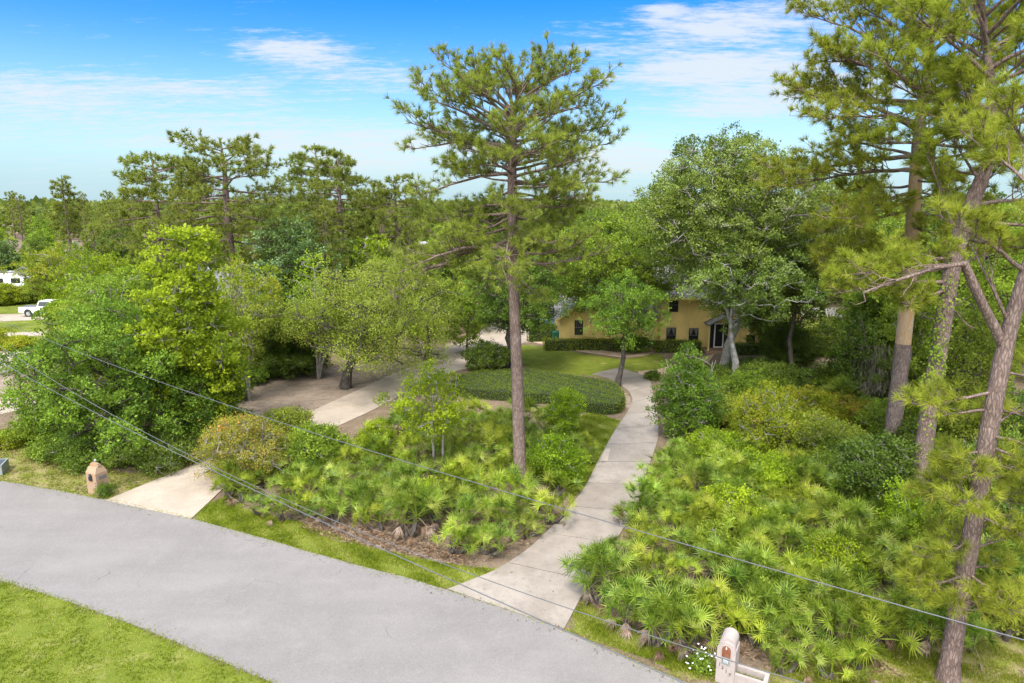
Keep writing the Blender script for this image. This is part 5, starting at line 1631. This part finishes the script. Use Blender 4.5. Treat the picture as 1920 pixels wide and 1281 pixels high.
tx, ty = G(60, 594)
t = thing('pickup_truck', 'white pickup truck parked on the pale drive between the left trees', 'pickup truck', (tx + 1.6, ty + .6, 0), .05)
mb = MB()
body = [(-2.75, .55)] + arch(-1.75, .47, .48) + arch(1.75, .47, .48) + [(2.8, .5), (2.85, .85), (2.7, 1.08), (1.35, 1.18), (.6, 1.15), (-2.72, 1.15)]
extrude(mb, body, -.95, .95)
mb.build('body', M['car_white'], t)
mb = MB()
V = [(-.75, -.9, 1.152), (1.4, -.9, 1.152), (1.4, .9, 1.152), (-.75, .9, 1.152), (-.55, -.74, 1.82), (.62, -.74, 1.82), (.62, .74, 1.82), (-.55, .74, 1.82)]
mb.add(V, [(4, 5, 6, 7), (0, 1, 5, 4), (1, 2, 6, 5), (2, 3, 7, 6), (3, 0, 4, 7)])
cab = mb.build('cab', M['car_white'], t)
mb = MB()
for s in (-1, 1):
    mb.add([(-.6, s * .885, 1.25), (1.15, s * .885, 1.25), (.6, s * .765, 1.74), (-.48, s * .765, 1.74)], [(0, 1, 2, 3)])
mb.add([(1.38, -.8, 1.24), (1.38, .8, 1.24), (.70, .7, 1.78), (.70, -.7, 1.78)], [(0, 1, 2, 3)])
mb.build('window', M['glass'], t)
mb = MB()
mb.box((-1.72, 0, 1.165), (1.9, 1.6, .02))
mb.build('bed_cover', M['plastic_grey'], t)
for x in (-1.75, 1.75):
    for y in (-.86, .86):
        wheel(t, x, y, .40)

rx, ry = G(30, 552)
t = thing('motorhome', 'white motorhome parked among the trees behind the pickup', 'motorhome', (rx, ry + 1, 0), .12)
mb = MB()
extrude(mb, [(-3.6, .6)] + arch(-2.0, .5, .55) + arch(2.3, .5, .55) + [(3.6, .6), (3.7, 1.2), (3.0, 1.5), (2.75, 2.2), (3.3, 2.35), (3.3, 2.9), (2.9, 3.15), (-3.5, 3.1), (-3.65, 2.9)], -1.2, 1.2)
mb.build('body', M['car_white'], t)
for x0, x1, z0, z1 in [(-2.8, -1.4, 1.6, 2.3), (-.4, .8, 1.6, 2.3), (1.3, 2.0, .9, 2.4)]:
    mb = MB()
    mb.box(((x0 + x1) / 2, -1.21, (z0 + z1) / 2), (x1 - x0, .04, z1 - z0))
    mb.build('window', M['glass'], t)
for x in (-1.8, 1.0):
    mb = MB()
    mb.box((x, 0, 3.2), (.9, .8, .26), top=.85)
    mb.build('roof_vent', M['plastic_grey'], t)
for x in (-2.0, 2.3):
    for y in (-1.05, 1.05):
        wheel(t, x, y, .42)

t = thing('car', 'dark blue car parked behind the house wing by the green bin', 'car', (UX(1036, 71), 71, 0), .2)
mb = MB()
extrude(mb, [(-2.2, .4)] + arch(-1.4, .38, .38) + arch(1.4, .38, .38) + [(2.2, .42), (2.25, .75), (1.1, .95), (-2.1, 1.0), (-2.25, .8)], -.88, .88)
mb.build('body', M['car_blue'], t)
mb = MB()
V = [(-1.9, -.82, .96), (1.1, -.82, .96), (1.1, .82, .96), (-1.9, .82, .96), (-1.3, -.62, 1.46), (.25, -.62, 1.46), (.25, .62, 1.46), (-1.3, .62, 1.46)]
mb.add(V, [(0, 1, 5, 4), (1, 2, 6, 5), (2, 3, 7, 6), (3, 0, 4, 7)])
mb.build('window', M['glass'], t)
mb = MB()
mb.box((-.53, 0, 1.475), (1.6, 1.26, .04))
mb.build('roof', M['car_blue'], t)
for x in (-1.4, 1.4):
    for y in (-.8, .8):
        wheel(t, x, y, .33, .2)

# green wheeled bin
t = thing('wheeled_bin', 'green wheeled bin standing at the left corner of the house wing', 'bin', (UX(1043, 61.5), 61.5, 0), .1)
mb = MB()
mb.box((0, 0, .62), (.62, .66, 1.05), top=1.12)
mb.build('body', M['bin_green'], t)
mb = MB()
mb.box((0, -.02, 1.19), (.74, .80, .08), top=.86)
mb.build('lid', M['bin_green'], t)
mb = MB()
mb.tube([(-.3, .42, 1.12), (.3, .42, 1.12)], .03, 6)
mb.build('handle', M['bin_green'], t)
for s in (-1, 1):
    wheel(t, s * .24, .34, .12, .06)

# white picket fence far behind the right trees
fx0, fx1, fy = UX(1490, 76), UX(1590, 76), 76
t = thing('fence', 'white picket fence glimpsed behind the trunks right of the house', 'fence', (0, 0, 0))
mb = MB()
for x in np.arange(fx0, fx1, .16):
    mb.box((x, fy, .6), (.09, .03, 1.1))
mb.build('pickets', M['white'], t)
mb = MB()
for z in (.3, .9):
    mb.box(((fx0 + fx1) / 2, fy + .04, z), (fx1 - fx0, .04, .08))
mb.build('rail', M['white'], t)

# ------------------------------------------------------------------ mailboxes and the grey box
bx, by = G(186, 924)
t = thing('brick_mailbox', 'brick mailbox pillar with tapered top, black door and dark plaque', 'mailbox', (bx, by, 0), R(-25.4))
# local -y faces the road, local +x faces along it
mb = MB()
mb.box((0, 0, .52), (.68, .56, 1.04))
mb.add([(-.34, -.28, 1.04), (.34, -.28, 1.04), (.34, .28, 1.04), (-.34, .28, 1.04), (-.26, -.16, 1.30), (.26, -.16, 1.30), (.26, .16, 1.30), (-.26, .16, 1.30)], [(0, 1, 5, 4), (1, 2, 6, 5), (2, 3, 7, 6), (3, 0, 4, 7), (4, 5, 6, 7)])
mb.build('pillar', M['brick'], t)
mb = MB()
mb.box((0, 0, 1.345), (.56, .16, .085))
mb.box((0, 0, 1.41), (.44, .11, .05))
mb.build('ridge_cap', M['brick'], t)
mb = MB()
mb.box((-.02, -.29, .78), (.24, .05, .20))
pr = [(-.02 + .12 * math.cos(a), .88 + .12 * math.sin(a)) for a in np.linspace(0, PI, 9)]
V = [(x, -.315, z) for x, z in pr] + [(x, -.265, z) for x, z in pr]
mb.add(V, [tuple(range(8, -1, -1))])
mb.F.append((np.array([(i, i + 1, 10 + i, 9 + i) for i in range(8)]) + mb.n - 18, np.full(8, .5, np.float32), 0))
dr = mb.build('door', M['black_metal'], t)
mb = MB()
mb.tube([(-.02, -.32, .93), (-.02, -.36, .93)], .022, 8)
mb.box((-.02, -.362, .93), (.05, .02, .05))
mb.build('knob', M['rim'], dr)
mb = MB()
mb.box((.345, .02, .83), (.03, .36, .15))
mb.build('plaque', M['plastic_grey'], t)
mb = MB()
for z, x in ((.60, .25), (.48, .27), (.36, .22)):
    mb.box((x, -.283, z), (.035, .012, .06))
mb.build('number_mark', M['black_metal'], t)
mb = MB()
mb.tube([(-.12, .10, 1.40), (-.12, .10, 1.50)], .035, 8)
mb.tube([(-.12, .10, 1.49), (-.12, .10, 1.53), (-.12, .10, 1.58)], [.08, .07, .02], 8)
mb.build('lamp_cap', M['rim'], t)

sx, sy = G(1363, 1279)
t = thing('stucco_mailbox', 'pale pink stucco mailbox with arched top and attached planter box', 'mailbox', (sx, sy + .1, 0), R(-29), sc=.91)
W_ = .27


def vault(mb, w_, y0, y1, z0, zs, n=14):
    """pillar with a round top: w_ half width, zs springing height"""
    pr = [(-w_, z0), (w_, z0)] + [(w_ * math.cos(a), zs + w_ * math.sin(a)) for a in np.linspace(0, PI, n)]
    extrude(mb, pr, y0, y1)


mb = MB()
vault(mb, W_ - .035, -.18, .42, .02, 1.28)
mb.build('pillar', M['stucco'], t)
mb = MB()
vault(mb, W_, -.235, -.18, .0, 1.13)
mb.box((-W_ + .03, .12, .56), (.06, .595, 1.13))
mb.box((W_ - .03, .12, .56), (.06, .595, 1.13))
mb.build('front_frame', M['stucco'], t)
mb = MB()
vault(mb, .125, -.262, -.237, .93, 1.16)
dr = mb.build('door', M['copper'], t)
mb = MB()
mb.box((0, -.275, 1.235), (.03, .03, .06))
mb.build('knob', M['white'], dr)
mb = MB()
for x, z, a, b in [(-.11, .80, .02, .18), (.11, .80, .02, .18), (0, .895, .24, .02), (0, .715, .24, .025)]:
    mb.box((x, -.25, z), (a, .035, b))
mb.build('paper_slot', M['grey_metal'], t)
mb = MB()
mb.box((0, -.24, .805), (.20, .014, .16))
pp = mb.build('slot_back', M['plastic_grey'], t)
mb = MB()
mb.tube([(-.08, -.255, .83), (.08, -.255, .79)], .028, 7)
mb.tube([(-.08, -.256, .77), (.08, -.256, .745)], .022, 7)
mb.build('newspaper', M['newsprint'], t)


def text_mesh(s, size, depth):
    cu = bpy.data.curves.new('text', 'FONT')
    cu.body = s
    cu.size = size
    cu.extrude = depth
    cu.align_x = 'CENTER'
    ob = bpy.data.objects.new('text', cu)
    COL.objects.link(ob)
    bpy.context.view_layer.update()
    me = bpy.data.meshes.new_from_object(ob.evaluated_get(bpy.context.evaluated_depsgraph_get()))
    bpy.data.objects.remove(ob)
    bpy.data.curves.remove(cu)
    return me


for ch, x, z in [('1', -.17, .58), ('2', -.08, .50), ('1', .03, .41), ('7', .14, .32)]:
    me = text_mesh(ch, .15, .006)
    me.name = 'digit'
    me.materials.clear()
    me.materials.append(M['digit'])
    o = bpy.data.objects.new('digit', me)
    COL.objects.link(o)
    o.parent = t
    o.location = (x, -.243, z)
    o.rotation_euler = (R(90), 0, 0)
mb = MB()
px0, px1, py0, py1, ph = W_ + .002, W_ + .92, -.20, .34, .42
mb.box(((px0 + px1) / 2, py0 + .05, ph / 2), (px1 - px0, .10, ph))
mb.box(((px0 + px1) / 2, py1 - .05, ph / 2), (px1 - px0, .10, ph))
mb.box((px1 - .06, (py0 + py1) / 2, ph / 2 - .001), (.12, py1 - py0 - .2, ph))
pl_ = mb.build('planter', M['stucco'], t)
rngP = np.random.default_rng(9)
n = 500
mb = MB()
c = np.c_[rngP.uniform(px0, px1 - .14, n), rngP.uniform(py0 + .1, py1 - .1, n), np.full(n, .16)]
mb.needles(c, unit(np.c_[rngP.normal(0, .5, (n, 2)), np.ones(n)]), .14, .016, rngP.uniform(.1, .7, n), rngP)
mb.box(((px0 + px1) / 2 - .06, (py0 + py1) / 2, .08), (px1 - px0 - .12, py1 - py0 - .2, .16), tint=.1)
mb.build('planting', M['grass_blade'], pl_)

gx, gy = G(16, 893)
t = thing('utility_box', 'low grey metal box with a dark slate lid on the verge beside the road', 'utility box', (gx - 1.3, gy + .25, 0), R(20))
mb = MB()
mb.box((0, 0, .24), (1.7, 1.0, .48))
mb.build('body', M['grey_metal'], t)
mb = MB()
for x, y, a, b in [(0, -.49, 1.74, .06), (0, .49, 1.74, .06), (.84, 0, .06, .92), (-.84, 0, .06, .92)]:
    mb.box((x, y, .50), (a, b, .05))
mb.build('rim', M['grey_metal'], t)
mb = MB()
mb.box((0, 0, .49), (1.60, .90, .02))
mb.build('lid', M['slate_lid'], t)

# ------------------------------------------------------------------ overhead wires
for lab, (y0, th, z0, z1, s2), (ta, tb), rr_, mt in [
    ('thick grey cable crossing lowest over the road edge, the one nearest the road', (10.33, -.6497, 6.3, .00044, .00131), (-60, 30), .010, 'wire'),
    ('thin wire crossing over the palmettos between the two other wires', (10.074, -.5446, 6.8, -.016, .00667), (-22, 15), .007, 'wire_black'),
    ('thin wire crossing highest, passing over the foot of the tall lone pine', (11.976, -.662, 7.6, .02615, .00125), (-60, 30), .008, 'wire')]:
    tt = np.linspace(ta, tb, 60)
    mb = MB()
    mb.tube(np.c_[tt * math.cos(th), y0 + tt * math.sin(th), z0 + z1 * tt + s2 * tt * tt], rr_, 6)
    o = mb.build('overhead_wire', M[mt], smooth=True)
    tag(o, lab, 'wire')

# ------------------------------------------------------------------ woods behind
KIND = [('dark green round-crowned', 'dark_leaf', dict(h=11.5, r=3.6, base=.12, n_bough=50, rb=1.25, n_cl=10, n_leaf=15, leaf=.27, tr=.2, amp=.4, twig=False, hollow=.5)),
        ('mid green bushy', 'green_leaf', dict(h=9.0, r=3.3, base=.08, n_bough=46, rb=1.15, n_cl=10, n_leaf=15, leaf=.26, tr=.16, amp=.45, twig=False)),
        ('lime green airy', 'lime_leaf', dict(h=8.0, r=2.9, base=.2, n_bough=34, rb=1.0, n_cl=9, n_leaf=14, leaf=.24, tr=.13, amp=.5, twig=True)),
        ('olive drab spreading', 'olive_leaf', dict(h=9.5, r=3.6, base=.15, n_bough=46, rb=1.2, n_cl=10, n_leaf=14, leaf=.26, tr=.18, amp=.5, twig=True)),
        ('blue-green rounded', 'blue_leaf', dict(h=9.5, r=3.2, base=.1, n_bough=46, rb=1.2, n_cl=10, n_leaf=15, leaf=.27, tr=.18, amp=.35, twig=False)),
        ('thin coppery half-bare', 'copper_leaf', dict(h=9.0, r=2.3, base=.25, n_bough=26, rb=.9, n_cl=8, n_leaf=6, leaf=.22, tr=.12, stems=3, amp=.5, twig=True))]
PROT = []
for i, (wd, mt, kw) in enumerate(KIND):
    t = thing('tree', wd, 'tree', (0, 0, 0))
    tk, cr = make_leafy(seed=700 + i, **kw)
    tk.build('trunk', M['grey_bark'] if i in (2, 5) else M['dark_bark'], t, smooth=True)
    cr.build('crown', M[mt], t)
    PROT.append(t)
for j in range(2):
    t = thing('pine_tree', 'pine', 'pine tree', (0, 0, 0))
    lb = auto_limbs(6.0, 13.6, 34, lambda f: 2.6 * (1.1 - .55 * f), 800 + j, e_low=(-.2, .1), e_top=(.7, 1.0), nd=(.8, 1.0))
    tk, cr = make_pine([(0, 0, 0), (.1, 0, 5), (-.1, .1, 10), (.1, 0, 14)], [.22, .19, .14, .04], lb, 810 + j, sub=1.5, tuft_n=13, tuft_L=.45, tuft_W=.075, twig_n=(3, 5), sides=7, twigs=False)
    tk.build('trunk', M['pine_bark'], t, smooth=True)
    cr.build('crown', M['far_needles'], t)
    PROT.append(t)
KW = [k[0] for k in KIND] + ['slim straight', 'slim full-crowned']
TL = [('the white pickup', 75, 76), ('the motorhome', 30, 96), ('the neighbouring grey-roofed house', 448, 77), ('the thick-trunked pine', 443, 60), ('the gnarled open pine', 312, 66), ('the dome-topped pine', 643, 72),
      ('the low spreading pine', 745, 70), ('the scraggly wispy pine', 130, 110), ('the distant grey-roofed house', 760, 132), ('the far low house', 690, 154), ('the green bin', 1043, 61.5), ('the yellow house wing', 1110, 66), ('the main yellow house', 1370, 66),
      ('the white picket fence', 1540, 76), ('the stripped pine', 1668, 33), ('the moss-draped bush-tree', 1608, 43), ('the tree right of the house', 1560, 58), ('the forked pine', 1716, 26), ('the olive oak over the wing', 1130, 58),
      ('the open horizon gap', 1180, 200), ('the far left horizon', 80, 190), ('the horizon behind the left pines', 420, 190), ('the right-hand back woods', 1800, 110), ('the woods behind the house', 1420, 110), ('the sandy clearing', 560, 52)]
TLP = np.array([(UX(u, Y), Y) for _, u, Y in TL])
rgb = np.random.default_rng(99)


def zone(u0, u1, Y0, Y1, gap, n, kinds_p, hs, avoid=()):
    got = []
    for _ in range(n * 40):
        if len(got) >= n:
            break
        Y = math.sqrt(rgb.uniform(Y0 * Y0, Y1 * Y1))
        u = rgb.uniform(u0, u1)
        x = UX(u, Y)
        if any(a <= u <= b and c <= Y <= d for a, b, c, d in avoid):
            continue
        if any((x - q[0]) ** 2 + (Y - q[1]) ** 2 < gap * gap for q in got):
            continue
        got.append((x, Y, int(rgb.choice(8, p=kinds_p)), rgb.uniform(*hs)))
    return got


KL = [.15, .2, .2, .2, .07, .08, .05, .05]
KD = [.4, .25, .03, .12, .12, .0, .04, .04]
KR = [.3, .3, .12, .16, .04, .0, .04, .04]
allt = []
AVL = [(-60, 170, 56, 78), (-80, 75, 78, 97), (380, 510, 55, 84), (180, 300, 55, 62), (1000, 1600, 50, 71)]
allt += zone(-110, 760, 60, 105, 4.6, 48, KL, (.62, .92), AVL)
allt += zone(-110, 900, 105, 240, 7.5, 62, [.18, .2, .1, .24, .06, .06, .08, .08], (.72, 1.12))
allt += zone(820, 1160, 72, 130, 5.0, 20, KD, (.8, 1.1), [(1000, 1180, 50, 73)])
allt += zone(1150, 1230, 85, 200, 7.0, 6, KD, (.6, .9))
allt += zone(1230, 1640, 70, 130, 5.2, 30, KD, (1.05, 1.55), [(1480, 1600, 70, 80)])
allt += zone(1560, 2080, 38, 120, 5.0, 44, KR, (.75, 1.35), [(1500, 1625, 38, 80)])
allt += zone(480, 900, 55, 72, 4.2, 12, KD, (.6, .85), [(560, 690, 54, 60)])
allt += zone(-30, 400, 42, 58, 3.6, 10, KL, (.5, .72), [(-60, 140, 42, 60)])
spots = [(a[0], a[1]) for a in allt]
labs = land_labels(spots, [a[2] for a in allt], KW, 'tree', TLP, TL)
first = [True] * 8
print('woods', len(allt))
for (x, y, k, s), lb_ in zip(allt, labs):
    lb_ = lb_.replace('tree,', 'pine,') if k >= 6 else lb_
    sc_ = (s * rgb.uniform(.9, 1.15), s * rgb.uniform(.9, 1.15), s)
    rz = rgb.uniform(0, 6.28)
    gname = 'trees in the woods behind and beside the houses' if k < 6 else 'slim pines in the woods behind'
    if first[k]:
        first[k] = False
        p = PROT[k]
        p.location, p.rotation_euler, p.scale = (x, y, 0), (0, 0, rz), sc_
        p['label'], p['group'] = lb_, gname
    else:
        copy_fast(PROT[k], (x, y, 0), rz, sc_, lb_, gname)
for k in range(8):
    if first[k]:
        for c in list(PROT[k].children):
            bpy.data.objects.remove(c)
        bpy.data.objects.remove(PROT[k])

# the far woods: one mass up to the horizon
rgf = np.random.default_rng(123)
mb = MB()
n = 2600
Y = 235 + 900 * rgf.random(n) ** 1.7
X = rgf.uniform(-1.05, 1.05, n) * Y
hh = rgf.uniform(7.0, 12.6, n) * (1 + .12 * np.sin(X * .011) * np.sin(Y * .013))
rr_ = rgf.uniform(2.6, 5.2, n) * (1 + Y / 1500)
ct = rgf.uniform(.05, .8, n)
per = 34
li = np.repeat(np.arange(n), per)
k = len(li)
d = unit(rgf.normal(size=(k, 3)) + np.array([0, 0, .35]))
P = np.c_[X[li], Y[li], hh[li] * .58] + d * np.c_[rr_[li], rr_[li], hh[li] * .42] * rgf.uniform(.75, 1.02, k)[:, None]
L = rr_[li] * rgf.uniform(.3, .62, k)
mb.leaves(P, unit(d * .6 + rgf.normal(0, .6, (k, 3))), L, L * .75, unit(d + rgf.normal(0, .3, (k, 3)) + np.array([0, 0, .6])), np.clip(ct[li] + rgf.normal(0, .1, k), 0, .95))
o = mb.build('far_woods', M['far_leaf'])
o['kind'] = 'stuff'
tag(o, 'continuous green woods reaching to the flat horizon', 'woods')
